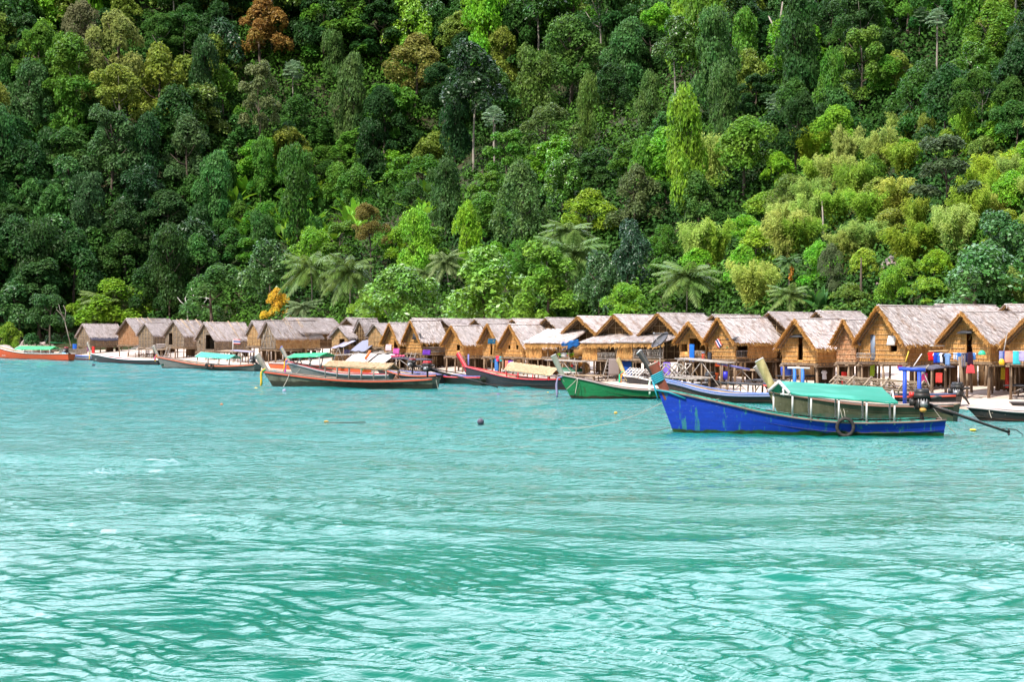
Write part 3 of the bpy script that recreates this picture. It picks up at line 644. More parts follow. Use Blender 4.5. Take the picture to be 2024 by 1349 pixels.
    def xat(s, u, z): return u*s.L-(s.rk*max(z, -.2)/max(s.hb, .3))*max(0, 1-u/.22)**1.5+(.12*max(z,0) if u > .98 else 0)
    def u_of(s, px):                                               # station whose column in the photo is px
        a, b = 0.0, 1.0
        for _ in range(30):
            m = (a+b)/2; w = s.root.matrix_basis @ Vector((m*s.L, 0, .5))
            if to_px(w)[0] < px: a = m
            else: b = m
        return (a+b)/2
    def zpx(s, px, py): u = s.u_of(px); w = s.root.matrix_basis @ Vector((u*s.L, 0, 0)); return CAMZ-(py-HY)*w.y/F
    def canopy(s, x0, x1, y_r0, y_r1, y_e0, y_e1, kind, posts=4, w=1.5, pmat='white_wood', cmat=None, hip=0.0, name='canopy', rafters=True, skew=0.0):
        """gabled cover between photo columns x0..x1; ridge rows y_r0,y_r1; eave rows y_e0,y_e1"""
        u0, u1 = s.u_of(x0), s.u_of(x1); X0, X1 = u0*s.L, u1*s.L; z0, z1 = s.zpx(x0, y_r0), s.zpx(x1, y_r1); e0, e1 = s.zpx(x0, y_e0), s.zpx(x1, y_e1)
        mb = MB(); N = 10; th = .035 if kind == 'tarp' else .07
        if kind != 'frame':
            for sg in (-1, 1):
                pts = []
                for i in range(N+1):
                    f = i/N; x = X0+(X1-X0)*f; xr = min(x, X1-hip); zr = z0+(z1-z0)*f; ze = e0+(e1-e0)*f
                    sagr = .03*math.sin(f*math.pi*3)**2
                    for j in range(5):
                        g = j/4; pts.append((xr+(x-xr)*g-sg*skew*g*(1-f), sg*w/2*g, zr+(ze-zr)*(g**.92)-sagr*g-(.05*math.sin(f*math.pi*4)**2 if j == 4 and kind == 'tarp' else 0)))
                pts = np.array(pts); nn = len(pts); dn = np.array([0, 0, -th])
                f = [[i*5+j, i*5+j+1, (i+1)*5+j+1, (i+1)*5+j] for i in range(N) for j in range(4)]
                if sg < 0: f = [q[::-1] for q in f]
                mb.add(pts, f, 0); mb.add(pts+dn, [q[::-1] for q in f], 1)
                for rr in ([i*5+4 for i in range(N+1)], list(range(5)), [N*5+j for j in range(5)]):
                    mb.add(np.concatenate([pts[rr], pts[rr]+dn]), [[i, i+1, i+1+len(rr), i+len(rr)] for i in range(len(rr)-1)], 0)
                if kind == 'tarp':                                 # hem hanging over the eave
                    rr = [i*5+4 for i in range(N+1)]; q = pts[rr]+np.array([0, sg*.01, 0]); mb.add(np.concatenate([q, q+np.array([0, sg*.01, -.05])]), [[i, i+1, i+2+N, i+1+N] for i in range(N)], 0)
                if kind == 'thatch':
                    d = pts[4]-pts[0]; SLc = np.linalg.norm(d); d /= SLc; nr = np.cross([1,0,0], d)*(-sg if False else 1); nr = nr if nr[2] > 0 else -nr
                    ax = np.array([X1-X0, 0, z1-z0]); Lx = np.linalg.norm(ax); ax /= Lx
                    mb.quads(blades(pts[0], ax, d, nr, int(Lx/.07), Lx, 5, SLc/5*.97, .32, .08, .04, lift=.02), 0)
        cm = cmat or pm('teal_tarp', (.02,.48,.30), rough=.45, fine=.10, fs=4, spec=.5, transl=.25, tcol=(.02,.7,.35))
        root = mb.build(name, [cm, cm if kind == 'tarp' else MAT['under_thatch']], s.root, kind == 'tarp') if kind != 'frame' else None
        fr = MB(); wv = w/2
        for i in range(posts):
            f = (i+.12)/(posts-1+.24) if posts > 1 else .5; x = X0+(X1-X0)*f; zr = z0+(z1-z0)*f-th; ze = e0+(e1-e0)*f-th; u = x/s.L
            for sg in (-1, 1):
                b = MB(); y = sg*min(wv*.96, s.beam(u)-.02); xs = -sg*skew*.9 if i == 0 else 0; b.bar((x+xs, y, s.sheer(u)-.05), (x+xs, sg*wv*.95, ze), .075, .075); b.build('canopy_post', MAT[pmat], s.root)
            if rafters:
                for sg in (-1, 1): fr.bar((x, 0, zr-.10), (x, sg*wv*.97, ze-.07), .06, .06)
            fr.bar((x, -wv, ze-.04), (x, wv, ze-.04), .05, .05)
        for sg in (-1, 1): fr.bar((X0, sg*wv*.95, e0-th-.03), (X1, sg*wv*.95, e1-th-.03), .05, .06)
        fr.bar((X0, 0, z0-th-.03), (X1-hip, 0, z1-th-.03), .05, .06)
        if kind == 'frame':
            for k in range(6):
                x = X0+(X1-X0)*k/5; f = k/5
                for sg in (-1, 1): fr.bar((x, 0, z0+(z1-z0)*f), (x, sg*wv, e0+(e1-e0)*f), .07, .06)
            for g in (.33, .66):
                for sg in (-1, 1): fr.bar((X0, sg*wv*g, z0+(e0-z0)*g), (X1, sg*wv*g, z1+(e1-z1)*g), .05, .05)
        elif kind == 'tarp':
            for sg in (-1, 1): fr.bar((X0-.03, 0, z0-.03), (X0-.03-sg*skew, sg*wv, e0-.03), .06, .13)
        fr.build('canopy_frame', MAT[pmat], s.root)
        return root
    def engine(s, px, py, tx, ty, cover=(.03,.03,.032), scale=1.0, side=0.0, red=None, guard=True, handle=True):
        """engine block with its long propeller shaft, from its place at (px,py) to the shaft's end (tx,ty) in the photo"""
        u = s.u_of(px); x = u*s.L; z = s.zpx(px, py); k = scale
        w = s.root.matrix_basis @ Vector((x, side, 0)); d = w.y
        e = at(tx, ty, d-.3); e = s.root.matrix_basis.inverted() @ e; e = np.array(e)
        mb = MB(); md, mg = 0, 1
        mb.box((x, side, z), (.42*k, .36*k, .34*k), m=0, taper=.9); mb.box((x-.02, side, z+.24*k), (.50*k, .40*k, .16*k), m=0, taper=.85)
        mb.tube([(x+.02*k, side-.20*k, z-.02), (x+.02*k, side-.34*k, z-.02)], .11*k, 10, 1); mb.tube([(x-.2*k, side-.1, z+.05), (x-.36*k, side-.1, z+.05)], .12*k, 10, 0)
        mb.tube([(x+.2*k, side-.12*k, z+.12*k), (x+.42*k, side-.14*k, z+.2*k), (x+.55*k, side-.14*k, z+.18*k)], .05*k, 8, 0)
        for q in range(4): mb.box((x-.12*k+.08*k*q, side-.19*k, z+.02), (.03, .03, .26*k), m=1)
        mb.tube([(x, side, z-.1), (x, side, max(s.sheer(min(u, .98))-.2, 0))], .06*k, 8, 0); mb.box((x, side, s.sheer(min(u,.98))-.02), (.22, s.beam(min(u,.98))*1.7, .09), m=0)
        eng = mb.build('engine', [MAT['metal_dark'], MAT['metal_grey']], s.root)
        c = MB(); c.box((x-.01, side, z+.36*k), (.44*k, .34*k, .14*k), taper=.86); c.box((x-.23*k, side-.02, z+.26*k), (.06, .3*k, .14*k)); c.build('engine_cover', pm('cover_%d_%d_%d' % tuple(int(q*99) for q in cover), cover, rough=.4), eng)
        a = np.array([x+.2*k, side, z-.05]); sh = MB(); dv = e-a; Ls = np.linalg.norm(dv); dv /= Ls
        sh.tube([a, a+dv*Ls*.35, a+dv*Ls*.7, e], [.055*k, .05*k, .042*k, .035*k], 8); sh.bar(a+np.array([0,0,-.12]), a+dv*Ls*.3+np.array([0,0,-.10]), .05, .09); sh.build('shaft', MAT['metal_dark'], eng)
        if guard:
            g = MB(); q = e-dv*.05; g.tube([q-dv*.55+np.array([0,0,-.04]), q+np.array([-.1,0,.16]), q+dv*.35+np.array([0,0,.22]), q+dv*.62+np.array([0,0,.12]), q+dv*.6+np.array([0,0,-.04])], .022, 6)
            for an in (0, 2.1, 4.2): g.box(q+np.array([.0, .09*math.cos(an), .09*math.sin(an)]), (.02, .09, .13), (an, 0, .5))
            g.build('propeller', MAT['metal_dark'], eng)
        if handle:
            h = MB(); h.tube([(x-.2*k, side, z+.1), (x-.55, side+.05, z+.2), (x-.95, side+.08, z+.16)], .022, 6); h.build('tiller', MAT['metal_dark'], eng)
        return eng
    def pt(s, px, py, y=-.8):
        u = s.u_of(px); w = s.root.matrix_basis @ Vector((u*s.L, y, 0)); return at(px, py, w.y)
def ribbon(b, cols, label, n=3, length=.9, up=.05):
    """cloths knotted round a bow post and hanging down in front of it"""
    base = b.root.matrix_basis @ Vector(b.base); root = thing('bow_ribbon', label, 'ribbon', base, b.root.rotation_euler.z, 'cloths tied to bow posts')
    for i, c in enumerate(cols):
        mb = MB(); t = b.tt; o = t*(up+.09*i); nr = b.tn; w = .30
        for k in range(10):
            a0, a1 = 2*math.pi*k/10, 2*math.pi*(k+1)/10
            f = lambda a: o+nr*(w/2*.8+w*.66*math.cos(a))+np.array([0, .15*math.sin(a), 0])
            mb.bar(f(a0), f(a1), .05, .09)
        l = length*R.uniform(.6, 1.1); q = o-nr*.07+np.array([-.02, -.06-.04*i, 0]); pr = None; vs = []
        for k in range(8):
            f = k/7; ww = .07+.05*math.sin(f*3); c0 = q+np.array([-.10*f-.05*math.sin(f*5+i), -.05*f, -l*f]); vs += [c0+np.array([-ww*.6,-ww*.3,0]), c0+np.array([ww*.6,ww*.3,0])]
        mb.add(vs, [[2*k, 2*k+1, 2*k+3, 2*k+2] for k in range(7)])
        o_ = mb.build('cloth', pm('cloth_%d_%d_%d' % tuple(int(q*99) for q in c), c, rough=.8), root); o_.modifiers.new('thick', 'SOLIDIFY').thickness = .012
def tyre(b, px, py, label, r=.32, y=None):
    u = b.u_of(px); loc = b.root.matrix_basis @ Vector((u*b.L, 0, 0)); z = CAMZ-(py-HY)*loc.y/F
    o = thing('tyre_fender', label, 'tyre', b.root.matrix_basis @ Vector((u*b.L, -b.beam(u)-.13, z)), b.root.rotation_euler.z, 'tyres hung as fenders')
    mb = MB(); n = 22; k = 8; v = []
    for i in range(n):
        a = 2*math.pi*i/n
        for j in range(k):
            c = 2*math.pi*j/k; rr = r-.075+.075*math.cos(c); v.append((rr*math.cos(a), .08*math.sin(c), rr*math.sin(a)*1.06))
    mb.add(v, [[i*k+j, i*k+(j+1)%k, ((i+1)%n)*k+(j+1)%k, ((i+1)%n)*k+j] for i in range(n) for j in range(k)]); mb.build('tyre', MAT['rubber'], o, True)
    mb = MB(); mb.tube([(0, 0, r*.9), (-.03, .08, r+.25), (-.06, .16, max(b.sheer(u)-z, r+.3)+.05)], .016, 5); mb.build('hanging_rope', MAT['rope'], o)
def letters(txt, root, name, mat, loc, size, rotx=math.pi/2, rotz=0, depth=.004, font=None):
    cu = bpy.data.curves.new('lettering', 'FONT'); cu.body = txt; cu.size = size; cu.extrude = depth; cu.offset = size*.012
    o = bpy.data.objects.new('lettering_curve', cu); COL.objects.link(o); dg = bpy.context.evaluated_depsgraph_get()
    me = bpy.data.meshes.new_from_object(o.evaluated_get(dg)); bpy.data.objects.remove(o); me.materials.clear(); me.materials.append(mat)
    q = bpy.data.objects.new(name, me); COL.objects.link(q); q.parent = root; q.location = loc; q.rotation_euler = (rotx, 0, rotz); return q
def on_hull(b, px, py):                                           # local point and heading on the seaward hull side
    u = b.u_of(px); z = b.zpx(px, py); z = CAMZ-(py-HY)*((b.root.matrix_basis @ Vector((u*b.L, -b.beam(u), 0))).y)/F
    q = (z+.4)/(b.sheer(u)+.4); y = b.beam(u)*(.35+.65*max(q,.05)**.55)
    du = .02; sl = (b.beam(u+du)-b.beam(u-du))/(2*du*b.L); return (u*b.L, -y-.02, z), -math.atan(sl)*.9
RED = pm('red_gloss', (.62,.035,.03), rough=.4); ORG = pm('orange_paint', (.62,.12,.035), rough=.5); WHT = pm('white_paint', (.74,.73,.71), rough=.5); BLUE = pm('blue_paint', (.03,.10,.50), rough=.45)
WOODP = M('weathered_post', (.30,.27,.23), (.19,.165,.135), ns=4, stretch=(1,1,.3), rough=.8, fine=.25, bump=.3)
MAT['wood'] = WOODP
YEL = M('yellow_post', (.44,.36,.17), (.30,.24,.10), ns=3, stretch=(1,1,.35), lo=.45, hi=.6, rough=.7, fine=.2)
H_grey = hullmat('grey_hull', (.13,.125,.11), (.22,.20,.17), boot=(.05,.045,.03), bootz=.12)
H_moss = hullmat('mossy_hull', (.125,.125,.09), (.06,.055,.035), boot=(.035,.035,.018), bootz=.42, ns=1.0, lo=.5, hi=.66, boot2=(.02,.018,.012))
H_black = hullmat('black_hull', (.022,.024,.028), (.05,.045,.04), boot=(.06,.022,.018), bootz=.10, boot2=(.04,.018,.015))
H_dark = hullmat('dark_hull', (.025,.024,.024), (.06,.04,.03), boot=(.06,.03,.025), bootz=.12)
H_brown = hullmat('brown_hull', (.05,.032,.024), (.09,.055,.035), boot=(.02,.045,.025), bootz=.1, ns=1.2)
H_green = hullmat('green_hull', (.012,.165,.055), (.03,.09,.03), boot=(.055,.022,.015), bootz=.14, lo=.58, hi=.66, boot2=(.02,.03,.012))
H_blue = hullmat('blue_hull', (.006,.038,.36), (.03,.17,.22), boot=(.025,.10,.02), bootz=.13, ns=1.25, lo=.56, hi=.625, boot2=(.02,.03,.01), streak=(1.4,1,.32))
H_wood = hullmat('bare_wood_hull', (.10,.092,.05), (.055,.055,.024), boot=(.03,.09,.05), bootz=.12, ns=.9, lo=.42, hi=.62, rough=.8, boot2=(.10,.09,.06))
H_or = hullmat('orange_hull', (.62,.085,.02), (.5,.10,.04), boot=(.30,.03,.02), bootz=.05)

b0 = Boat('long orange-red boat with white lettering and a bright green canopy at the rocky end', (-55,706), (141,713), (-110,664), None, .85, .95, H_or, WHT, inner='plank', B=1.9)
b0.canopy(38, 110, 684.5, 685, 690.5, 690.5, 'tarp', posts=5, w=1.6, cmat=pm('green_tarp', (.01,.50,.12), rough=.45, transl=.2, tcol=(.02,.6,.1)))
b0.engine(131, 694, 150, 709, cover=(.30,.02,.03), scale=1.3, guard=False)
q, a = on_hull(b0, 11, 703.5); letters('เอิวอวว', b0.root, 'lettering', WHT, q, .52, rotz=a)
q, a = on_hull(b0, -1, 702); letters('3', b0.root, 'number', WHT, q, .62, rotz=a)
bs = Boat('small blue-rimmed skiff with a blue cover on its bow, beside the orange boat', (128,710), (181,713), (115,701), None, .55, .62, hullmat('skiff_hull', (.30,.32,.42), (.3,.1,.09), boot=(.25,.04,.04), bootz=.22), BLUE, name='skiff', B=1.3, group='small rowing boats')
mb = MB(); mb.box((-.2, 0, .78), (1.1, .55, .25), (0,.18,0), taper=.7); mb.build('bow_cover', pm('sky_blue_cloth', (.02,.25,.55)), bs.root)
b1 = Boat('black boat with white rim and white letters AS on its bow', (186,715.5), (318,722), (174,700), (164,681), .5, .6, H_dark, WHT, inner=pm('red_inside', (.45,.05,.05)), B=1.7)
q, a = on_hull(b1, 189, 711.5); letters('AS', b1.root, 'lettering', WHT, q, .62, rotz=a)
ribbon(b1, [(.75,.35,.02)], 'yellow-orange cloth on the post of the boat lettered AS', length=.7)
b2 = Boat('grey boat with an orange stripe, a teal gabled canopy and a green bow patch', (321,728), (509,734), (306,705), (297,687), .5, .75, H_grey, MAT['rail'], rail2=ORG, B=1.8)
b2.canopy(398, 466, 696, 702, 704.5, 709, 'tarp', posts=4, w=1.7, cmat=pm('teal_tarp2', (.015,.36,.25), rough=.45, transl=.25, tcol=(.02,.5,.3)))
b2.engine(500, 714, 520, 728, scale=1.2, guard=False)
q, a = on_hull(b2, 322.5, 716); mb = MB(); mb.box((0,0,0), (.62,.03,.85)); o = mb.build('hull_patch', pm('green_patch', (.01,.12,.07)), b2.root); o.location = q; o.rotation_euler = (0,0,a)
ribbon(b2, [(.75,.4,.02), (.5,.03,.2)], 'yellow and magenta cloths on the post of the green-patched boat', length=.5)
tyre(b2, 423, 723, 'black tyre under the teal canopy, the nearer to the bow', .26); tyre(b2, 434, 724, 'black tyre under the teal canopy, the nearer to the stern', .30)
b5 = Boat('orange boat with a pale rim lying behind the red-rimmed grey boat', (536,730.5), (725,741), (528,719), None, .75, .85, hullmat('orange_hull2', (.60,.10,.02), (.5,.12,.05), boot=(.5,.08,.03), bootz=.02), pm('pale_rim', (.42,.38,.36)), B=1.8)
b4 = Boat('grey boat with a red rim and a ribbon-wrapped bow post', (582,745), (778,754), (564,716), (549,691), .52, .6, H_grey, pm('red_rail', (.40,.03,.035)), rail2=pm('pale_strip', (.40,.34,.34)), B=1.8, tipm=BLUE)
b4.canopy(574, 648, 699.5, 697, 706, 703.5, 'tarp', posts=4, w=1.7, cmat=pm('green_tarp2', (.01,.50,.17), rough=.45, transl=.25, tcol=(.02,.6,.2)), pmat='metal_grey')
ribbon(b4, [(.03,.22,.45), (.65,.05,.30), (.75,.35,.02)], 'blue, pink and yellow ribbons wrapped on the post of the red-rimmed grey boat', length=1.2)
for i, (px, py, c, l) in enumerate([(677,729,(.75,.14,.02),'orange life vest in the grey boat nearest its bow'), (716,729,(.10,.55,.05),'lime green life vest between the orange ones'), (722,729,(.75,.16,.02),'orange life vest beside the lime one')]):
    t_ = thing('life_vest', l, 'life vest', b4.pt(px, py+4, .5), 0, 'life vests in the grey boat'); mb = MB()
    for sg in (-1, 1): mb.box((sg*.10, 0, .2), (.17, .14, .44), taper=.85)
    mb.box((0, .06, .2), (.3, .08, .40), taper=.8); mb.build('vest', pm('vest%d' % i, c, rough=.7), t_)
    mb = MB(); mb.box((0, -.08, .2), (.39, .02, .04)); mb.build('strap', MAT['rubber'], t_)
b7 = Boat('long dark boat with red and blue rim stripes, lying between two bigger dark boats', (800,751), (960,762), (790,735), None, .62, .7, H_moss, pm('blue_rail', (.12,.12,.36)), rail2=RED, B=1.7)
b6 = Boat('dark boat with an orange rim stripe and an engine, behind the thatch-covered boat', (757,752), (872,758), (742,727), None, .62, .72, H_dark, pm('blue_rail2', (.16,.16,.32)), rail2=ORG, B=1.8)
b6.engine(815, 721, 925, 742, cover=(.2,.02,.03), scale=1.25, guard=False)
b3 = Boat('mossy grey boat with an orange stripe, a bamboo-thatch canopy and a man aboard', (539,764), (860,771), (519,734.5), (502,705), .62, .86, H_moss, MAT['rail'], rail2=pm('orange_strip', (.55,.085,.035)), B=1.9, um=.6, post_w=.40)
b3.canopy(652, 778, 713, 719, 722, 729.5, 'thatch', posts=6, w=1.9, pmat='pole_grey', cmat=MAT['batten'])
b3.engine(845, 729, 984, 766, cover=(.5,.02,.03), scale=1.3)
ribbon(b3, [(.02,.30,.10), (.75,.45,.03)], 'green and yellow cloth hanging from the post of the mossy boat', length=1.3)
b8 = Boat('black boat with a bright red rim and bow post and a small thatch canopy', (931,760), (1135,770), (914,725), (902,703), .62, .75, H_black, pm('bright_red', (.66,.025,.035), rough=.35), B=1.8, post=pm('red_post', (.60,.02,.03), rough=.4), tipm=pm('red_post', (.6,.02,.03)))
b8.canopy(1009, 1103, 716, 728, 730, 741, 'thatch', posts=4, w=1.8, skew=.3, pmat='white_wood', cmat=MAT['batten'])
for o in b8.root.children:
    if o.name.startswith('canopy_post'): o.data.materials[0] = RED
b10 = Boat('black boat with a white rim and a ribboned yellow post, behind the green boat', (1246,767), (1412,776), (1232,743), (1222,713), .55, .7, H_dark, WHT, B=1.7, post=YEL, tipm=pm('tan_cap', (.45,.3,.17)))
b10.canopy(1236, 1276, 727, 730, 741, 744, 'frame', posts=2, w=1.5, pmat='white_wood')
b10.engine(1404, 751, 1500, 772, scale=1.35, guard=True)
ribbon(b10, [(.75,.4,.02), (.65,.03,.05), (.02,.4,.2)], 'yellow, red and green cloths on the yellow post behind the green boat', length=.9)
b9 = Boat('green painted boat with a bare grey bow post and a blue number', (1129,787), (1365,789), (1103,742), (1090,705), .55, .7, H_green, pm('grey_rail', (.30,.23,.22)), B=1.9, post=M('grey_green_post', (.33,.34,.28), (.24,.25,.2), ns=3, stretch=(1,1,.3), rough=.8), tipm=MAT['white_wood'])
q, a = on_hull(b9, 1130, 758); letters('15', b9.root, 'number', pm('number_blue', (.02,.16,.45)), q, .50, rotz=a)
ribbon(b9, [(.30,.26,.42)], 'violet cloth hanging from the green boat\'s bow', length=1.7, up=-.1)
b11 = Boat('dark brown boat with a blue rim and a white-tipped black post, behind the blue boat', (1320,791), (1545,800), (1291,748), (1265,700), .55, .62, H_brown, pm('blue_lilac_rail', (.12,.20,.48)), rail2=pm('pale_blue_strip', (.20,.22,.36)), B=1.8, post=pm('black_post', (.028,.026,.022)), tipm=WHT)
ribbon(b11, [(.62,.75,.60)], 'pale green cloth hanging from the white-tipped black post', length=1.1)
b14 = Boat('dark boat with a bare lattice roof frame and a blue goalpost, nearest the beach', (1526,797), (1893,809), (1512,760), (1495,728), .72, .85, H_dark, pm('dark_blue_rail', (.05,.07,.16)), rail2=pm('red_strip', (.55,.06,.03)), B=1.9)
b14.canopy(1655, 1826, 741, 753, 755, 771, 'frame', posts=6, w=2.4, pmat='plank')
b14.engine(1903, 776, 1916, 800, scale=1.35, guard=False)
for i, (xa, xb, yt, yb, yo) in enumerate([(1568,1584,729,782,.3)]):
    u0, u1 = b14.u_of(xa), b14.u_of(xb); zt = b14.zpx(xa, yt); mb = MB()
    for u in (u0, u1): mb.bar((u*b14.L, .2, .3), (u*b14.L, .2, zt), .16)
    mb.build('goalpost', pm('goal_blue', (.03,.16,.52)), b14.root); mb = MB(); mb.bar((u0*b14.L-.45, .2, zt+.04), (u1*b14.L+.45, .2, zt+.02), .14, .12); mb.build('goalpost_bar', MAT['white_wood'], b14.root)
b13 = Boat('bare weathered wooden boat with a thick yellow-grey post, right behind the blue boat', (1538,819), (1888,831), (1519,772), (1499,716), .72, .80, H_wood, pm('wood_rail', (.36,.28,.25)), rail2=pm('brown_strip', (.20,.09,.06)), B=1.9, post=YEL, post_w=.44, inner='plank')
u0, u1 = b13.u_of(1783), b13.u_of(1812); zt = b13.zpx(1783, 733); mb = MB()
for u in (u0, u1): mb.bar((u*b13.L, .45, .35), (u*b13.L, .45, zt), .17)
mb.build('goalpost', pm('goal_blue2', (.02,.07,.46)), b13.root); mb = MB(); mb.bar((u0*b13.L-.3, .45, zt+.07), (u1*b13.L+.3, .45, zt+.03), .18, .20); mb.build('goalpost_bar', pm('goal_blue2', (.02,.07,.46)), b13.root)
b12 = Boat('blue boat with peeling paint, a turquoise canopy and brown bow post, nearest the camera', (1331,855), (1862,861), (1300,771), (1284,723), .52, .66, H_blue, MAT['rail'], B=1.9, um=.68, pw=1.75, post=M('brown_post', (.27,.075,.045), (.2,.06,.04), ns=3, rough=.6, fine=.15), post_w=.42, tipm=pm('post_cap_tan', (.50,.36,.30)))
cvr = b12.canopy(1541, 1770, 753.5, 767.5, 774.5, 793, 'tarp', posts=5, w=2.1, hip=.55, skew=.42, cmat=M('turquoise_tarp', (.007,.25,.17), (.045,.37,.27), ns=2.5, stretch=(.12,1,1), lo=.5, hi=.62, rough=.5, fine=.12, fs=5, spec=.45, transl=.2, tcol=(.01,.45,.2)))
g = MB()
for sg in (-1, 1):                                             # turquoise inner capping
    pts = [np.array((b12.xat(u, b12.sheer(u)), sg*(b12.beam(u)-.10), b12.sheer(u)+.085)) for u in np.linspace(.02, .97, 34)]
    g.sweep(pts, .12, .04)
g.build('inner_capping', M('turquoise_paint', (.02,.33,.25), (.05,.06,.05), ns=4, lo=.5, hi=.6, rough=.5), b12.root)
b12.engine(1822, 798, 1996, 856, scale=1.45)
mb = MB(); x = b12.u_of(1822)*b12.L; z = b12.zpx(1822, 798); mb.box((x-.42, -.02, z+.38), (.22, .38, .2)); mb.build('fuel_tank', RED, b12.root); mb = MB(); mb.sphere((x+.0, -.40, z-.26), .15, squash=.75); mb.build('float', pm('orange_float', (.55,.28,.06)), b12.root)
mb = MB(); t = b12.tt; nr = b12.tn                              # cord wrapped round the post
for i in range(5):
    o = b12.base+t*(.42+.085*i); q = [o+nr*(.17+.26*math.cos(a))+np.array([0,.13*math.sin(a),0])+t*.04*math.cos(a) for a in np.linspace(0, 2*math.pi, 15)]; mb.tube(q, .042, 6, cap=False)
q = b12.base; mb.tube([q+t*.42-nr*.1+np.array([0,-.1,0]), q+t*.1-nr*.08+np.array([0,-.13,0]), q+nr*.1+np.array([.35,-.2,-.05]), q+nr*.1+np.array([1.1,-.28,-.33])], .04, 6)
mb.tube([q+t*.5-nr*.1+np.array([0,-.1,0]), q+t*.05-nr*.12+np.array([0,-.12,0]), q-nr*.05+np.array([.05,-.13,-.4])], .035, 6)
mb.build('post_cord', pm('teal_cord', (.02,.28,.36), rough=.7), b12.root)
tyre(b12, 1667, 842, 'black tyre hanging on the blue boat\'s side', .42)
b15 = Boat('low black rowboat with a pale rim, moored apart beside the weathered wooden boat', (1934,829.5), (2085,834), (1915,807), None, .42, .5, H_dark, pm('pale_rim2', (.42,.36,.35)), name='rowboat', B=1.4, group='small rowing boats')
b16 = Boat('black rowboat tip cut off by the edge of the photo, nearest the sand', (2012,812), (2120,816), (2000,797), None, .45, .5, H_dark, pm('dark_rim', (.07,.06,.06)), name='rowboat', B=1.3, group='small rowing boats')
# ------------------------------------------------------------------ floats and mooring lines
def buoy(px, py, label, col, r, squash=1.0, dark=True):
    p = on_level(px, py+2); o = MB().sphere((0,0,0), r, 16, 10, squash=squash)
    if dark: o.tube([(0,0,r*squash*.9), (0,0,r*squash*1.15)], r*.16, 8)
    q = o.build('buoy', pm('buoy_%d_%d' % (px, py), col, rough=.45, fine=.2), None, True); q.location = p+Vector((0,0,r*.35)); tag(q, label, 'buoy', 'floats on the water'); return q
buoy(950, 835, 'large dark round buoy floating alone in open water', (.07,.06,.09), .17)
buoy(562, 773, 'grey-violet ball buoy off the bow of the mossy boat', (.25,.24,.34), .15); buoy(438, 799, 'small orange float alone out from the grey boats', (.5,.16,.04), .10, .6)
buoy(645, 834, 'small yellow-brown float with a stick drifting beside it', (.35,.22,.03), .13, .5); buoy(985, 780, 'dark violet float with a stick off the stern of the black and red boat', (.12,.08,.16), .14, .7)
buoy(1217, 816, 'small orange-yellow float in front of the green boat\'s hull', (.6,.33,.04), .10, .7); buoy(1083, 775, 'tiny yellow float beside the green boat\'s bow', (.6,.35,.08), .08, .6)
buoy(1923, 851, 'yellow float under the blue boat\'s propeller shaft', (.75,.45,.02), .15, .4); buoy(185, 722, 'small black float off the boat lettered AS', (.02,.02,.04), .2)
buoy(506, 767, 'yellow float at the mossy boat\'s mooring', (.6,.4,.04), .14, .4)
def line(a, b, label, sag=.25, r=.014, mat='rope', n=14):
    a = Vector(a); b = Vector(b); pts = []
    for i in range(n+1):
        f = i/n; p = (b-a)*f; p.z -= sag*4*f*(1-f)*(1 if b.z < 0 or a.z < 0 else 1); pts.append(p)
    o = MB().tube(pts, r, 5).build('mooring_rope', MAT[mat], None, True); o.location = a; tag(o, label, 'rope', 'mooring ropes')
line(b12.pt(1308, 797, -.1), on_level(1108, 846), 'pale mooring rope running out from the blue boat\'s bow into the water', .35)
line(b12.pt(1325, 846, -.1), on_level(1236, 851), 'dark mooring rope low at the blue boat\'s stem', .1, .016, 'rope_dark')
line(b9.pt(1106, 778, -.1), on_level(1030, 783), 'dark rope from the green boat\'s stem', .08, .02, 'rope_dark')
line(b11.pt(1462, 780, -.8), b9.pt(1150, 796, -1.2), 'long pale rope from the brown boat\'s side across the green hull', .5)
line(b3.pt(572, 741, -.7), b3.pt(557, 770, -1.3), 'blue-white rope hanging down the mossy boat\'s bow', .08, .03)
line(b4.pt(598, 723, -.5), b4.pt(575, 748, -1.1), 'white rope hanging down the red-rimmed boat\'s bow', .1, .025)
line(b9.pt(1142, 748, -.5), b9.pt(1120, 770, -.5), 'bright blue rope slanting down the green bow', .03, .022); line(b9.pt(1142, 748, -.6), b9.pt(1137, 779, -.9), 'pale rope hanging straight down the green bow', .02, .02)
line(b3.pt(862, 752, -.5), b3.pt(861, 771, -.5)+Vector((.2,0,0)), 'short rope at the mossy boat\'s stern', .02, .02)
line(b12.pt(1842, 803, 0), b12.pt(1890, 858, -.1), 'thin rope hanging from the blue boat\'s shaft', .1, .014)
line(b12.pt(1658, 797, -.9), b12.pt(1666, 830, -1.0), 'rope hanging from the turquoise canopy to the tyre', .02, .016)
line(b15.pt(1955, 812, -.6), b15.pt(1960, 827, -.7), 'pale rope tied over the black rowboat', .03, .02)
for px, py, w, lab in [(684,837,1.9,'thin stick drifting beside the yellow-brown float'), (1005,783,1.0,'short stick drifting beside the dark violet float')]:
    p = on_level(px, py); o = MB().tube([(-w/2,0,.02),(w/2,.15,.03)], .025, 6).build('drift_stick', MAT['rope_dark']); o.location = p; tag(o, lab, 'stick', 'sticks on the water')

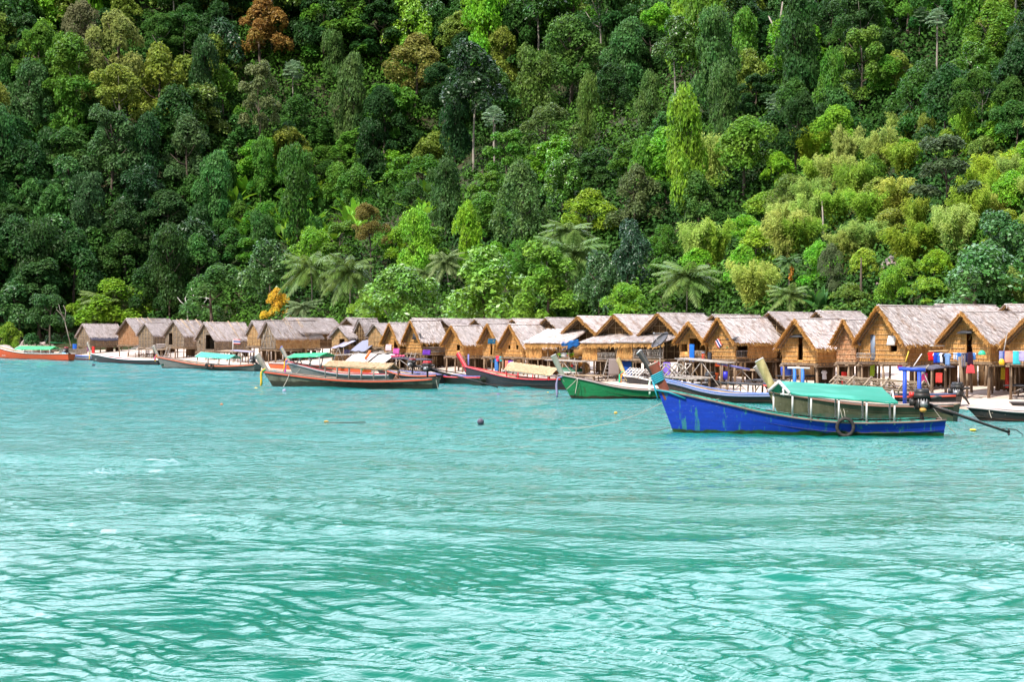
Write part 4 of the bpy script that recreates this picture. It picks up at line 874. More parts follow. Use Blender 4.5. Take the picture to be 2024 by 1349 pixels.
# ------------------------------------------------------------------ racks, tables and tarps on the beach
def on_beach(px, py):
    lo, hi = 55.0, 300.0
    for _ in range(40):
        m = (lo+hi)/2; p = at(px, py, m)
        if p.z > max(terrain(p.x, p.y), -.2): lo = m
        else: hi = m
    return at(px, py, hi)
def beach_d(px, off=-2.5): return depth_front(px)+off
def rack(px0, px1, y0, y1, label, mat='pole_grey', dep=1.6, off=-3.0, name='drying_rack', legs=4, slope=.12, kind='deck', braces=True, thick=.07, cat='rack'):
    """low table of poles between photo columns px0..px1 whose top shows at rows y0 (near px0) and y1"""
    d0, d1 = beach_d(px0, off), beach_d(px1, off); p0, p1 = at(px0, y0, d0), at(px1, y1, d1); o = thing(name, label, cat, (p0.x, p0.y, terrain(p0.x, p0.y)), math.atan2(p1.y-p0.y, p1.x-p0.x), 'racks and tables on the beach')
    L = math.hypot(p1.x-p0.x, p1.y-p0.y); gz = terrain(p0.x, p0.y); z0, z1 = p0.z-gz, p1.z-gz
    mb = MB(); n = 7
    if kind == 'deck':
        for k in range(n):
            y = dep*k/(n-1); mb.bar((-.1+R.uniform(-.2,.2), y, z0+slope*y), (L+R.uniform(-.1,.25), y, z1+slope*y), dep/n*.85, thick)
    elif kind == 'sheet':
        N = 8; v = []
        for i in range(N+1):
            for j in range(5): f = i/N; g = j/4; v.append((L*f, dep*g, z0+(z1-z0)*f+slope*dep*g+.05*math.sin(i*1.7+j)*(.5 if 0 < j < 4 else 1)))
        v = np.array(v); fc = [[i*5+j, (i+1)*5+j, (i+1)*5+j+1, i*5+j+1] for i in range(N) for j in range(4)]; mb.add(v, fc).add(v-np.array([0,0,.03]), [q[::-1] for q in fc])
    mb.build('top', MAT[mat], o)
    for k in range(legs):
        f = (k+.3)/(legs-.4)
        for y in (.08, dep-.08):
            w = o.matrix_basis @ Vector((L*f, y, 0)); g = terrain(w.x, w.y)-gz
            if g < z0: MB().tube([(L*f+R.uniform(-.12,.12), y, g-.2), (L*f, y, z0+(z1-z0)*f+slope*y-.03)], .05, 6).build('leg', MAT['pole'], o)
    if braces:
        mb = MB(); mb.bar((L*.1, .06, .2), (L*.5, .06, (z0+z1)/2-.05), .05); mb.bar((L*.9, .06, .2), (L*.5, .06, (z0+z1)/2-.05), .05); mb.build('brace', MAT['pole_grey'], o)
    return o, L, z0, z1
MAT['grey_white'] = M('grey_white', (.46,.42,.41), (.30,.26,.25), ns=3, rough=.8)
pm('grey_panel', (.26,.24,.33), rough=.5, ns=3); pm('grey_tarp', (.30,.29,.40), rough=.6); pm('black_sheet', (.05,.045,.065), rough=.6); pm('slate_tarp', (.15,.15,.20), rough=.55)
rack(247, 304, 697, 698, 'low shelter with a sloping lilac-grey thatch top below the small woven hut', 'thatch_grey', 2.2, -3, 'shelter', 4, .55, 'deck', cat='shelter')
rack(268, 322, 692, 692, 'plank deck beneath the doorway of the pole-roofed hut', 'plank', 1.5, -1.2); rack(455, 494, 693.5, 697, 'narrow lilac plank table behind the small flag', 'grey_panel', .8, -3.5, 'plank_table', 3, .1, cat='table')
rack(428, 482, 695, 696, 'rough pole bench under the long low roof', 'plank', 1.3, -1.0); rack(652, 684, 690, 684, 'crumpled grey tarp stretched on poles next to the long hut', 'grey_tarp', 1.2, -2.0, 'stretched_tarp', 2, .5, 'sheet', cat='tarp')
rack(692, 722, 694, 695, 'tilted dark grey panel propped in front of the window-bay hut', 'slate_tarp', 1.5, -2.2, 'panel_rack', 2, .75, 'sheet', cat='panel'); rack(660, 760, 703, 699, 'long sagging pole deck in front of the tan matting hut', 'pole_grey', 1.6, -2.4)
rack(728, 760, 700, 700, 'small rack of pale metal poles before the straw hut with pink laundry', 'pole_grey', 2.0, -1.4, slope=.3)
rack(680, 727, 716, 716, 'whitewashed board leaning below the panel, the wider of two', 'grey_white', 1.1, -5.5, 'white_board', 2, .75, 'sheet', False, cat='board'); rack(730, 762, 717, 717, 'whitewashed board leaning below the panel, the narrower of two', 'grey_white', 1.1, -5.5, 'white_board', 2, .75, 'sheet', False, cat='board')
rack(752, 827, 707, 713, 'flat black sheet on thin legs with a pink bundle on it', 'black_sheet', 1.7, -4.0, 'black_table', 5, .06, 'sheet', cat='table')
rack(1338, 1434, 709.5, 719, 'long grey plank table on slanted props below the veranda with the blue cloth', 'pole_grey', .9, -5, 'plank_table', 3, .05, cat='table')
rack(1302, 1372, 745, 751, 'low grey deck carrying white crossed frames', 'pole_grey', 1.6, -8, 'deck', 5, .06, cat='deck'); rack(1077, 1146, 712, 716, 'grey boards stacked on trestles behind the green boat\'s post', 'pole_grey', .8, -3.2, 'trestle_table', 3, .05, cat='table')
rack(1440, 1492, 731, 733, 'rough bench under the hut with the striped flag', 'plank', 1.2, 1.5, 'bench', 3, .05, cat='bench'); rack(1535, 1600, 744, 745, 'dark low bench under the hooded doorway', 'dark_board', 1.1, 2.2, 'bench', 3, .05, cat='bench')
rack(1646, 1700, 751, 750, 'grey plank lying slanted beside the lattice roof frame', 'plank', .6, -5, 'plank_table', 2, .05, cat='table'); rack(1796, 1850, 728, 731, 'low lean-to roof of poles and dark sheeting beside the blue goalpost', 'black_sheet', 1.8, -2.5, 'lean_to', 2, .1, 'sheet', cat='lean-to')
rack(1985, 2070, 763, 764, 'dark bench in the shade beneath the hut at the edge of the photo', 'dark_board', 1.0, 1.0, 'bench', 3, .05, cat='bench'); rack(1100, 1180, 741, 744, 'pale bench on the sand below the blue tarp hut', 'plank', .7, -3, 'bench', 3, .05, cat='bench')
rack(1480, 1530, 752, 754, 'low rack of dark engine parts near the yellow bow post', 'metal_dark', 1.0, -8, 'parts_rack', 3, .05, cat='rack'); rack(1425, 1500, 757, 762, 'dark boards lying on the sand behind the brown boat', 'metal_dark', .8, -9.5, 'board_stack', 3, .02, cat='boards')
p = beach_d(790, -3.4); o = thing('bundle', 'pink and white rolled bundle lying on the black sheet table', 'bundle', at(775, 704.5, p)); mb = MB()
for k in range(5): mb.sphere((.28*k, 0, .0), .17, 10, 6, squash=.7)
mb.build('cloth', pm('pink_cloth', (.65,.08,.18), rough=.7, ns=5), o, True)
# crossed frames on the deck
MAT['frame_wood'] = M('frame_wood', (.42,.36,.31), (.26,.21,.17), ns=5, rough=.8)
for i in range(3):
    px = 1308+24*i; d = beach_d(px, -7.6); q = at(px, 744, d); o = thing('folding_frame', ['pale crossed wooden frame on the grey deck, nearest the white-tipped post', 'pale crossed wooden frame on the grey deck, in the middle', 'pale crossed wooden frame on the grey deck, nearest its far end'][i], 'frame', q, .5, 'crossed frames on the deck')
    for s, nm in ((1, 'leg'), (-1, 'leg')):
        mb = MB()
        for y in (0, .5): mb.bar((-.45*s, y, 0), (.45*s, y, .85), .08, .06)
        mb.build(nm, MAT['frame_wood'], o)
    mb = MB(); mb.bar((-.45, 0, .85), (-.45, .5, .85), .06); mb.bar((.45, 0, .85), (.45, .5, .85), .06); mb.build('crossbar', MAT['frame_wood'], o)
# satellite dish
q = at(1305, 673, beach_d(1305, -3.0)); o = thing('satellite_dish', 'grey mesh satellite dish on a pole before the low porch', 'dish', (q.x, q.y, terrain(q.x, q.y))); zt = q.z-terrain(q.x, q.y)
mb = MB(); mb.lathe([(.05,-.26),(.3,-.23),(.6,-.12),(.8,.05),(.82,.06),(.6,-.09),(.3,-.20),(.05,-.23)], k=18); d_ = mb.build('dish', pm('dish_grey', (.06,.055,.058)), o, True); d_.location = (0,0,zt); d_.rotation_euler = (.25,-.75,0)
mb = MB().tube([(0,0,-.2),(0,0,zt-.25)], .05, 8); mb.build('mast', MAT['pole_grey'], o)
mb = MB()
for an in (0, 2.1, 4.2): mb.tube([(.75*math.cos(an), .75*math.sin(an), .05), (0,0,.7)], .018, 5)
mb.box((0,0,.7), (.12,.12,.15)); f_ = mb.build('feed_arm', MAT['metal_grey'], o); f_.location = (0,0,zt); f_.rotation_euler = (.25,-.75,0)
# loose poles
def pole(px0, py0, px1, py1, off, label, mat='batten', r=.04):
    d = beach_d(px0, off); a = at(px0, py0, d); b = at(px1, py1, d+.3); o = MB().tube([(0,0,0), tuple(b-a)], r, 7).build('pole', MAT[mat]); o.location = a; tag(o, label, 'pole', 'loose poles')
pm('blue_lilac_pole', (.14,.15,.42)); pm('orange_tube', (.75,.16,.03)); pm('yellow_pole', (.6,.45,.04))
pole(1418, 719, 1482, 731, -4.6, 'blue and red pole lying out beyond the long grey plank table', 'blue_lilac_pole', .07); pole(1362, 707, 1380, 745, -4.0, 'yellow bamboo pole leaning under the blue cloth'); pole(722, 710, 732, 694, -5.3, 'thick orange tube standing at a slant over the white boards', 'orange_tube', .13)
pole(1790, 715, 1796, 695, -1.2, 'thin yellow pole leaning on the tallest hut', 'yellow_pole', .035); pole(1806, 724, 1822, 700, -1.2, 'thin pale pole leaning on the tallest hut', 'white_wood', .035); pole(1903, 772, 1897, 706, -1.6, 'thick crooked post standing under the line of shirts', 'pole', .11)
pole(1818, 745, 1836, 722, -3.0, 'grey prop leaning against the dark lean-to roof', 'pole_grey', .05); pole(1838, 684, 1930, 683, -1.0, 'long pale pole fixed across the wall over the shirts', 'white_wood', .04); pole(1836, 695, 1932, 692, -1.4, 'bowed drying pole the shirts hang from', 'batten', .04)
pole(2002, 695, 2075, 694, -1.2, 'drying pole the towels hang from', 'batten', .04); pole(1984, 696, 1990, 662, -1.2, 'thin prop standing beside the towels', 'pole_grey', .035); pole(926, 722, 926, 701, -2.0, 'short blue painted pole under the hut behind the red bow post', 'blue_lilac_pole', .07)
pole(460, 697, 461, 671, -9.0, 'white flagpole rising over the teal canopy', 'white_wood', .05)
# ------------------------------------------------------------------ flags, laundry, cloths
def stripes(name, parent, w, h, loc, rot=(0,0,0), wave=.05):
    cs = [(.55,.02,.04), (.75,.74,.74), (.02,.03,.22), (.02,.03,.22), (.75,.74,.74), (.55,.02,.04)]; mb = MB(); n = 8
    for r_ in range(6):
        v = []
        for i in range(n+1):
            x = w*i/n; y = wave*math.sin(i*.9); v += [(x, y, -h*r_/6-.04*x), (x, y, -h*(r_+1)/6-.04*x)]
        mb.add(v, [[2*i, 2*i+1, 2*i+3, 2*i+2] for i in range(n)], {0:0,5:0,1:1,4:1,2:2,3:2}[r_])
    o = mb.build(name, [pm('flag_red', cs[0], rough=.8), pm('flag_white', cs[1], rough=.8), pm('flag_blue', cs[2], rough=.8)], parent); o.location = loc; o.rotation_euler = rot
    o.modifiers.new('thick', 'SOLIDIFY').thickness = .008; return o
d = beach_d(460, -9.0); q = at(461, 671, d); tag(stripes('flag', None, .9, .55, q, (0,0,-.2)), 'small red, white and blue striped flag on the white pole over the teal canopy', 'flag', 'striped flags')
h = HUTS['v']; tag(stripes('flag', None, .62, .42, hpt(h, -.25, -.12, h['zf']+h['tw']*1.0), (0,.9,-h['a']+.05), .02), 'red, white and blue striped flag pinned at a slant to the straw gable', 'flag', 'striped flags')
def garment(kind, c, label, px, py, off, w, h_, c2=None, yaw=-.6, group='laundry hung out to dry', d=None):
    d = d or beach_d(px, off); p = at(px, py, d); mb = MB(); N = 7; c2 = c2 or c; w *= .68 if px > 1300 else 1
    def sheet(x0, x1, z0, z1, m, ph, flare=0.0, y=.0):
        v = []
        for i in range(N+1):
            for j in range(N+1):
                f = i/N; g = j/N; xx = x0+(x1-x0)*f; xx = xx+(xx-(x0+x1)/2)*flare*g
                v.append((xx, y+.035*math.sin(f*6+ph)*(.3+g)+.01*math.sin(g*9), z0+(z1-z0)*g))
        mb.add(v, [[i*(N+1)+j, i*(N+1)+j+1, (i+1)*(N+1)+j+1, (i+1)*(N+1)+j] for i in range(N) for j in range(N)], m)
    ph = R.uniform(0, 6)
    if kind == 'shirt':
        for y in (-.03, .05): sheet(-w*.31, w*.31, 0, -h_, 0, ph, .12, y)
        for s in (-1, 1):
            for y in (-.03, .05): mb.add([(s*w*.31, y, -.0), (s*w*.5, y, -h_*.20), (s*w*.42, y, -h_*.36), (s*w*.31, y, -h_*.26)], [[0,1,2,3]], 1)
    elif kind == 'trousers':
        for s in (-1, 1): sheet(s*.02 if s > 0 else -w*.42, w*.42 if s > 0 else -.02, 0, -h_, 0, ph+s, -.1)
        mb.box((0, 0, -.03), (w*.86, .05, .07), m=1)
    elif kind == 'dress':
        sheet(-w*.22, w*.22, 0, -h_*.6, 0, ph, .3); sheet(-w*.3, w*.3, -h_*.58, -h_, 1, ph, .45, .02)
    else:
        sheet(-w/2, w/2, 0, -h_, 0, ph, .05); sheet(-w/2, w/2, 0, -h_*.8, 1, ph+1, .03, .10); mb.tube([(-w/2, .03, .0), (w/2, .03, .0)], .045, 6, 0)
    key = lambda q: pm('cloth_%d_%d_%d' % tuple(int(z*99) for z in q), q, rough=.85, spec=.1)
    o = mb.build({'shirt': 'shirt', 'trousers': 'trousers', 'dress': 'dress'}.get(kind, 'towel'), [key(c), key(c2)]); o.location = p; o.rotation_euler = (0, 0, yaw); o.modifiers.new('thick', 'SOLIDIFY').thickness = .012
    tag(o, label, {'shirt': 'shirt', 'trousers': 'trousers', 'dress': 'dress'}.get(kind, 'towel' if kind == 'towel' else 'cloth'), group)
for a in [('shirt',(.68,.02,.02),'bright red shirt at the end of the line of shirts',1840,697,-1.5,.62,.50), ('shirt',(.02,.05,.42),'dark blue shirt with white sleeves next to the red shirt',1850,698,-1.5,.60,.62,(.7,.72,.75)), ('shirt',(.02,.12,.46),'plain mid-blue shirt between the white-sleeved and the white shirts',1857,698,-1.5,.55,.60),
          ('shirt',(.65,.62,.72),'white shirt on the line of shirts',1862,698.5,-1.5,.55,.58), ('shirt',(.02,.02,.025),'black shirt between the white and the grey-blue shirts',1867,699,-1.5,.5,.62), ('shirt',(.16,.27,.50),'large grey-blue shirt hanging in front of the others',1873,699,-1.7,.62,.72),
          ('trousers',(.55,.6,.75),'white and blue child\'s trousers on the line',1889,698,-1.5,.45,.42), ('shirt',(.03,.13,.40),'small blue shirt next to the child\'s trousers',1896,698,-1.5,.45,.45,(.1,.3,.6)), ('trousers',(.20,.19,.24),'long grey trousers hanging down past the floor',1904,698,-1.6,.42,.85),
          ('shirt',(.025,.03,.09),'navy shirt hung behind the long grey trousers',1909,698,-1.4,.5,.55), ('dress',(.035,.015,.03),'dark dress with a coral red hem, the longest piece on the line',1918,696.5,-1.7,.9,1.25,(.68,.07,.08)), ('shirt',(.08,.22,.55),'light blue shirt at the far end of the line',1925,698,-1.4,.4,.42,(.6,.62,.66)),
          ('towel',(.22,.24,.45),'violet-grey towel, first on the second drying pole',1981,696,-1.3,.50,.55), ('towel',(.05,.09,.30),'narrow navy towel between violet-grey and salmon ones',1986,696,-1.3,.28,.55), ('towel',(.68,.27,.20),'salmon pink towel on the second drying pole',1995,696,-1.3,.75,.62,(.6,.1,.09)),
          ('towel',(.05,.42,.48),'turquoise towel on the second drying pole',2009,696,-1.3,.60,.72,(.1,.5,.5)), ('towel',(.35,.30,.50),'lilac and red towel cut by the edge of the photo',2021,696,-1.3,.6,.55,(.5,.12,.1)),
          ('towel',(.62,.06,.05),'red patterned cloth hanging in the shade under the shirts',1856,739,1.6,.58,.58,(.5,.1,.06)), ('towel',(.70,.07,.26),'pink flowered cloth hanging behind the blue goalpost',1824,739,-1.0,.72,.55,(.65,.15,.3)), ('towel',(.7,.1,.3),'small pink cloth under the tallest hut\'s corner',1779,719,.6,.5,.35),
          ('towel',(.02,.14,.55),'bright blue towel over the veranda rail',1367,682,-1.0,.55,1.25), ('trousers',(.65,.09,.06),'coral red trousers over the veranda rail',1390,697,-.4,.35,.62,(.3,.35,.5)), ('towel',(.05,.05,.06),'black cloth at the corner of the flag hut',1402,698,-.5,.4,.6),
          ('towel',(.20,.12,.50),'white cloth with a violet pattern on a frame behind the brown bow post',1318,718,-5.0,.8,1.0,(.55,.5,.7)), ('towel',(.65,.50,.55),'pale pink cloth on the porch of the straw hut',768,682,-.5,.75,.62,(.65,.3,.45)), ('towel',(.55,.10,.35),'magenta and white cloth lower on the porch of the straw hut',783,690,-.5,.75,.55,(.6,.55,.6)),
          ('towel',(.14,.04,.35),'purple cloth on the open veranda rail',843,693,-.3,.9,.45), ('towel',(.02,.10,.42),'blue cloth hanging at the rocky end of the beach',147,681,-6,.9,1.2), ('towel',(.25,.08,.22),'purple cloth in the shade beneath the dark-tarp hut',171,686,1.0,.7,.8),
          ('towel',(.45,.03,.03),'red cloth hanging beneath the dark-tarp hut',184,686,1.0,.6,1.2), ('towel',(.34,.26,.5),'lilac cloth in the shade by the window-bay hut',684,692,.5,.9,.6,(.6,.55,.65)), ('towel',(.02,.09,.16),'dark blue cloth tied over the golden hut\'s doorway',972,671,-1.0,.8,.42),
          ('shirt',(.02,.28,.45),'turquoise shirt under the golden hut with the doorway cloth',973,705,.6,.5,.55), ('towel',(.05,.16,.42),'blue cloth drooping under the golden hut',981,710,.3,.4,1.1), ('shirt',(.62,.03,.08),'crimson shirt under the two-window hut',984,704,.2,.5,.5), ('shirt',(.03,.35,.42),'teal shirt beside the crimson shirt',990,705,.2,.4,.45),
          ('towel',(.65,.15,.10),'orange-pink cloth over the rail near the thatch canopy',1004,714,-1.0,.6,.95), ('towel',(.15,.04,.32),'violet cloth over the rail near the thatch canopy',1009,714,-1.0,.5,.85), ('towel',(.20,.16,.15),'pale brown curtain under the slatted railing',1216,710,-1.6,1.2,1.3), ('towel',(.02,.08,.35),'blue tub-shaped tarp hanging under the slatted porch',1237,712,-1.0,1.0,1.5,(.15,.4,.05)),
          ('shirt',(.6,.03,.03),'red shirt under the porch with the dish',1300,713,-.5,.6,.6), ('towel',(.6,.04,.03),'red hammock cloth under the reddish straw hut',1668,737,1.0,.5,1.0), ('towel',(.3,.45,.04),'lime green cloth under the tallest hut',1724,720,1.4,.4,.8), ('towel',(.45,.33,.03),'yellow cloth in the shade under the towel hut',1983,728,2.2,.4,.7), ('towel',(.4,.04,.03),'red sash in the shade under the towel hut',1990,728,2.2,.3,1.2), ('shirt',(.6,.6,.64),'white shirt hanging in the shade beneath the hooded doorway hut',1629,733,2.0,.6,.6),
          ('towel',(.6,.1,.03),'orange fringe of netting hanging under the flag hut',1425,709,.3,1.4,.6,(.7,.25,.05))]:
    garment(*a[:8], c2=a[8] if len(a) > 8 else None)
# blue tarp under the porch roof of the open-fronted hut
h = HUTS['q']; mb = MB(); v = []
for i in range(13):
    for j in range(7):
        f = i/12; g = j/6; x = -.15+1.9*f; v.append((x, -2.62+.15*g, h['zf']+1.22+.33*f-(.62-.12*f)*g+.05*math.sin(i*1.3+j*.8)+.04*math.sin(j*2.2+i)))
mb.add(v, [[i*7+j, i*7+j+1, (i+1)*7+j+1, (i+1)*7+j] for i in range(12) for j in range(6)]); o = mb.build('tarp', pm('blue_tarp', (.02,.17,.52), rough=.4, transl=.2, tcol=(.02,.2,.7)), None, True); o.location = h['root'].location; o.rotation_euler = h['root'].rotation_euler
o.modifiers.new('thick', 'SOLIDIFY').thickness = .012; tag(o, 'bright blue crumpled tarp hung under the thatched porch roof', 'tarp')
# ------------------------------------------------------------------ pots, tubs and goods
def tub(px, py, label, col, r, h_, off, name='tub', cat='tub', prof=None, d=None, lift=0):
    d = d or beach_d(px, off); p = at(px, py, d); o = MB().lathe(prof or [(0,0),(r*.75,0),(r,h_),(r*1.08,h_),(r*1.08,h_*.94),(r*.9,h_*.9),(0,h_*.35)], k=16).build(name, pm('c_%d_%d_%d' % tuple(int(q*99) for q in col), col, rough=.4), None, True)
    o.location = p; tag(o, label, cat, 'tubs and pots around the huts')
tub(1440, 690, 'green basin hanging near the striped flag', (.02,.3,.1), .2, .15, .3); tub(1941, 702, 'mint green bowl upturned on the drying rack', (.03,.45,.25), .22, .28, -1.0, 'bowl', 'bowl', [(.0,.0),(.22,.0),(.23,.03),(.19,.16),(.1,.25),(0,.28)])
tub(1980, 722, 'yellow bowl hanging below the violet-grey towel', (.75,.45,.02), .32, .3, -1.4, 'bowl', 'bowl', [(0,.36),(.1,.34),(.17,.18),(.14,.02),(.1,.0),(0,.06)]); tub(1434, 751, 'dark blue barrel under the flag hut', (.03,.03,.45), .26, .6, .5, 'barrel', 'barrel', [(0,0),(.24,0),(.27,.3),(.24,.6),(0,.6)])
tub(1554, 742, 'blue barrel behind the goalpost near the yellow post', (.02,.08,.5), .4, .8, 1.0, 'barrel', 'barrel', [(0,0),(.36,0),(.4,.4),(.36,.8),(0,.8)]); tub(1412, 752, 'orange tub on the sand behind the engine', (.7,.12,.02), .3, .5, -.5)
h = HUTS['q']
for i, (x, c, l, r, hh) in enumerate([(-.75,(.02,.32,.22),'teal basin on the shelf of the blue tarp hut',.26,.12), (.35,(.55,.50,.03),'yellow pot of greens on the shelf, nearest the middle',.2,.16), (.95,(.72,.38,.02),'orange basin of greens on the shelf beside the plywood panel',.3,.16), (1.45,(.72,.70,.68),'white pail on the shelf beside the plywood panel',.17,.24)]):
    w = hpt(h, x, -2.0, h['zf']); o = MB().lathe([(0,0),(r*.7,0),(r,hh),(r*1.08,hh),(r*.9,hh*.9),(0,hh*.5)], k=16).build('basin', pm('basin_%d' % i, c, rough=.4), None, True); o.location = w; tag(o, l, 'basin', 'pots on the shelf of the open hut')
    if i < 3:
        g = MB(); P = []
        for k in range(40):
            a = R.uniform(0, 6.28); rr = r*R.random()**.5; c0 = np.array((rr*math.cos(a), rr*math.sin(a), hh)); t = np.array((math.cos(a)*.5, math.sin(a)*.5, 1))*R.uniform(.12, .32); s = np.array((-math.sin(a), math.cos(a), 0))*.05
            P.append([c0-s, c0+t*.6-s*1.4, c0+t, c0+t*.6+s*1.4])
        q = g.quads(P).build('greens', MAT['leaf'], None); q.location = w; q.color = (.16,.32,.02,1); tag(q, 'bunch of %s leaves standing in the %s' % (['lime', 'pale green', 'bright green'][i], ['teal basin', 'yellow pot', 'orange basin'][i]), 'greens', 'greens on the shelf')
w = hpt(h, -.2, -1.9, h['zf']); o = thing('cool_box', 'white cool box with red marks on the shelf of the blue tarp hut', 'cool box', w, -h['a']); mb = MB().box((0,0,.18), (.9,.45,.34), taper=1.04); mb.build('box', WHT, o); mb = MB().box((0,0,.385), (.96,.49,.07)); mb.build('lid', pm('cool_lid', (.6,.6,.62)), o); mb = MB().box((.28,-.235,.2), (.14,.02,.14)); mb.build('mark', RED, o)
q = at(1152, 728, beach_d(1152, -1.2)); o = thing('woven_basket', 'large woven fish trap hanging under the blue tarp hut', 'basket', q, -.6)
mb = MB(); v = []; n = 20
for i in range(n):
    a = 2*math.pi*i/n
    for j in range(8): c = 2*math.pi*j/8; rr = .42+.2*math.cos(c); v.append((rr*math.cos(a)*1.1, .22*math.sin(c), rr*math.sin(a)*.9))
mb.add(v, [[i*8+j, i*8+(j+1)%8, ((i+1)%n)*8+(j+1)%8, ((i+1)%n)*8+j] for i in range(n) for j in range(8)]); mb.build('ring', MAT['thatch_gold'], o, False)
mb = MB()
for k in range(6): mb.bar((.2+.09*k, -.2, -.55), (.3+.09*k, -.1, .5), .03)
mb.build('rib', MAT['batten'], o)
q = at(1090, 724, beach_d(1120, -1.5)); q = at(1128, 727, beach_d(1128, -2.4)); o = thing('green_dinghy', 'upturned green dinghy on the sand behind the green boat\'s post', 'dinghy', (q.x, q.y, terrain(q.x, q.y)+.5), -.15)
mb = MB(); v = []
for i in range(13):
    u = i/12; b = .55*math.sin(math.pi*min(1, u*.9+.1))**.7
    for j in range(7): a = math.pi*j/6; v.append((-1.6+3.2*u, b*math.cos(a), .15+.42*math.sin(a)*math.sin(math.pi*(.1+.85*u))**.5))
mb.add(v, [[i*7+j, (i+1)*7+j, (i+1)*7+j+1, i*7+j+1] for i in range(12) for j in range(6)]); mb.build('hull', pm('dinghy_green', (.01,.10,.05)), o, True); mb = MB()
for s in (-1, 1): mb.tube([(-1.6+3.2*k/12, s*.56*math.sin(math.pi*min(1, k/12*.9+.1))**.7, .15) for k in range(13)], .05, 6)
mb.build('gunwale', WHT, o); mb = MB()
for x in (-.8, .8): mb.bar((x, -.5, .1), (x, -.5, -.55), .08); mb.bar((x, .5, .1), (x, .5, -.55), .08)
mb.build('trestle', MAT['pole'], o)
# spare engine on trestle behind the green boat, rocks at the far end
q = on_beach(1137, 752); o = thing('boat_engine', 'white and red boat engine on a stand behind the green bow', 'engine', q); mb = MB().box((0,0,1.05), (.5,.4,.4), taper=.9).tube([(.0,-.2,1.0),(.0,-.34,1.0)], .13, 10); mb.build('block', MAT['metal_grey'], o); mb = MB().box((-.02,0,1.33), (.55,.42,.16), taper=.85); mb.build('cover', WHT, o); mb = MB().box((-.27,-.06,1.2), (.16,.36,.24)); mb.build('tank', RED, o)
mb = MB().tube([(.2,0,.95),(1.8,.2,.75),(4.2,.5,.42)], .045, 8); mb.build('shaft', MAT['metal_dark'], o); mb = MB()
for s in (-1, 1): mb.bar((-.2, s*.25, -.1), (0, 0, .9), .08); mb.bar((.3, s*.25, -.1), (0, 0, .9), .08)
mb.build('stand', MAT['pole'], o)
def rock(px, py, rx, rz, label, off=0, seed=0, d=None):
    p = at(px, py, d or 238+off); rr = random.Random(seed); mb = MB().sphere((0,0,0), 1, 18, 12); v = mb.V[0]
    for i in range(len(v)):
        n = mnoise.noise(Vector(v[i])*1.3+Vector((seed*3.1,0,0))); v[i] *= 1+.35*n
    v[:,0] *= rx; v[:,1] *= rx*.8; v[:,2] *= rz; o = mb.build('rock', MAT['rock'], None, True); o.location = (p.x, p.y, max(terrain(p.x, p.y)-.2, p.z-.4*rz)); tag(o, label, 'rock', 'rocks on the slope and shore')
MAT['rock'] = M('rock', (.42,.33,.30), (.22,.17,.15), ns=1.2, rough=.9, fine=.25, fs=6, bump=.8, bs=4)
rock(3, 694, 2.6, 1.5, 'pale pink boulder at the edge of the photo behind the orange boat', 0, 1, 232); rock(22, 698, 1.6, .9, 'low pale boulder next to the pale pink one', 0, 2, 230); rock(62, 682, 2.2, 1.5, 'dark grey boulder behind the green canopy', 0, 3, 240); rock(88, 684, 2.0, 1.1, 'rounded brown boulder in the shade of the rocky end', 0, 4, 243)
rock(1785, 585, 2.0, 1.4, 'brown boulder showing in the shrubs above the tallest hut', 0, 5, 128); rock(1762, 596, 1.4, .9, 'small tan boulder below the brown boulder', 0, 6, 126)
# green awning in the shade at the rocky end
q = at(99, 678, 236); o = thing('awning', 'thin green awning in the shade at the rocky end', 'awning', q, .35); mb = MB().box((1.2,0,0), (2.6,1.2,.08), (0,.05,0)); mb.build('sheet', pm('awning_green', (.01,.30,.10)), o); mb = MB()
for x in (.1, 2.3): mb.bar((x,.4,-2.6), (x,.4,0), .07)
mb.build('leg', MAT['pole'], o)
q = at(117, 690, 222); o = thing('old_boat', 'old grey boat hauled out beneath the trees at the rocky end', 'boat', (q.x, q.y, terrain(q.x, q.y)+.9), .25); mb = MB(); v = []
for i in range(11):
    u = i/10; b = .6*math.sin(math.pi*(.08+.84*u))
    for j in range(5): f = j/4; v.append((4.2*u, -b*(1-f*.5), .55-.9*f+.35*(u-.5)**2*2))
mb.add(v, [[i*5+j, i*5+j+1, (i+1)*5+j+1, (i+1)*5+j] for i in range(10) for j in range(4)]); mb.build('hull', MAT['pole_grey'], o); mb = MB()
for i in range(10): mb.bar(v[i*5], v[i*5+5], .09)
mb.build('gunwale', MAT['plank'], o); mb = MB()
for x in (.8, 3.3): mb.bar((x,-.3,-1.6), (x,-.3,0), .12)
mb.build('prop', MAT['pole'], o)
# ------------------------------------------------------------------ the man crouching in the mossy boat
def skin_body(name, joints, edges, parent, mat, sub=2):
    me = bpy.data.meshes.new(name); me.from_pydata([j[0] for j in joints], edges, []); o = bpy.data.objects.new(name, me); COL.objects.link(o); o.parent = parent
    o.modifiers.new('skin', 'SKIN'); o.modifiers.new('sub', 'SUBSURF').levels = sub; o.modifiers['sub'].render_levels = sub
    for i, j in enumerate(joints): me.skin_vertices[0].data[i].radius = (j[1], j[1] if len(j) < 3 else j[2]); me.skin_vertices[0].data[i].use_root = (i == 0)
    me.materials.append(mat); return o
SKIN = pm('brown_skin', (.20,.095,.06), rough=.55); HAIR = pm('black_hair', (.012,.01,.01), rough=.5)
u = b3.u_of(783); pz = b3.sheer(u)-.20; w = b3.root.matrix_basis @ Vector((b3.u_of(782)*b3.L, -.25, pz)); man = thing('person', 'bare-backed man with black hair crouching at the stern of the mossy boat', 'person', w, b3.root.rotation_euler.z)
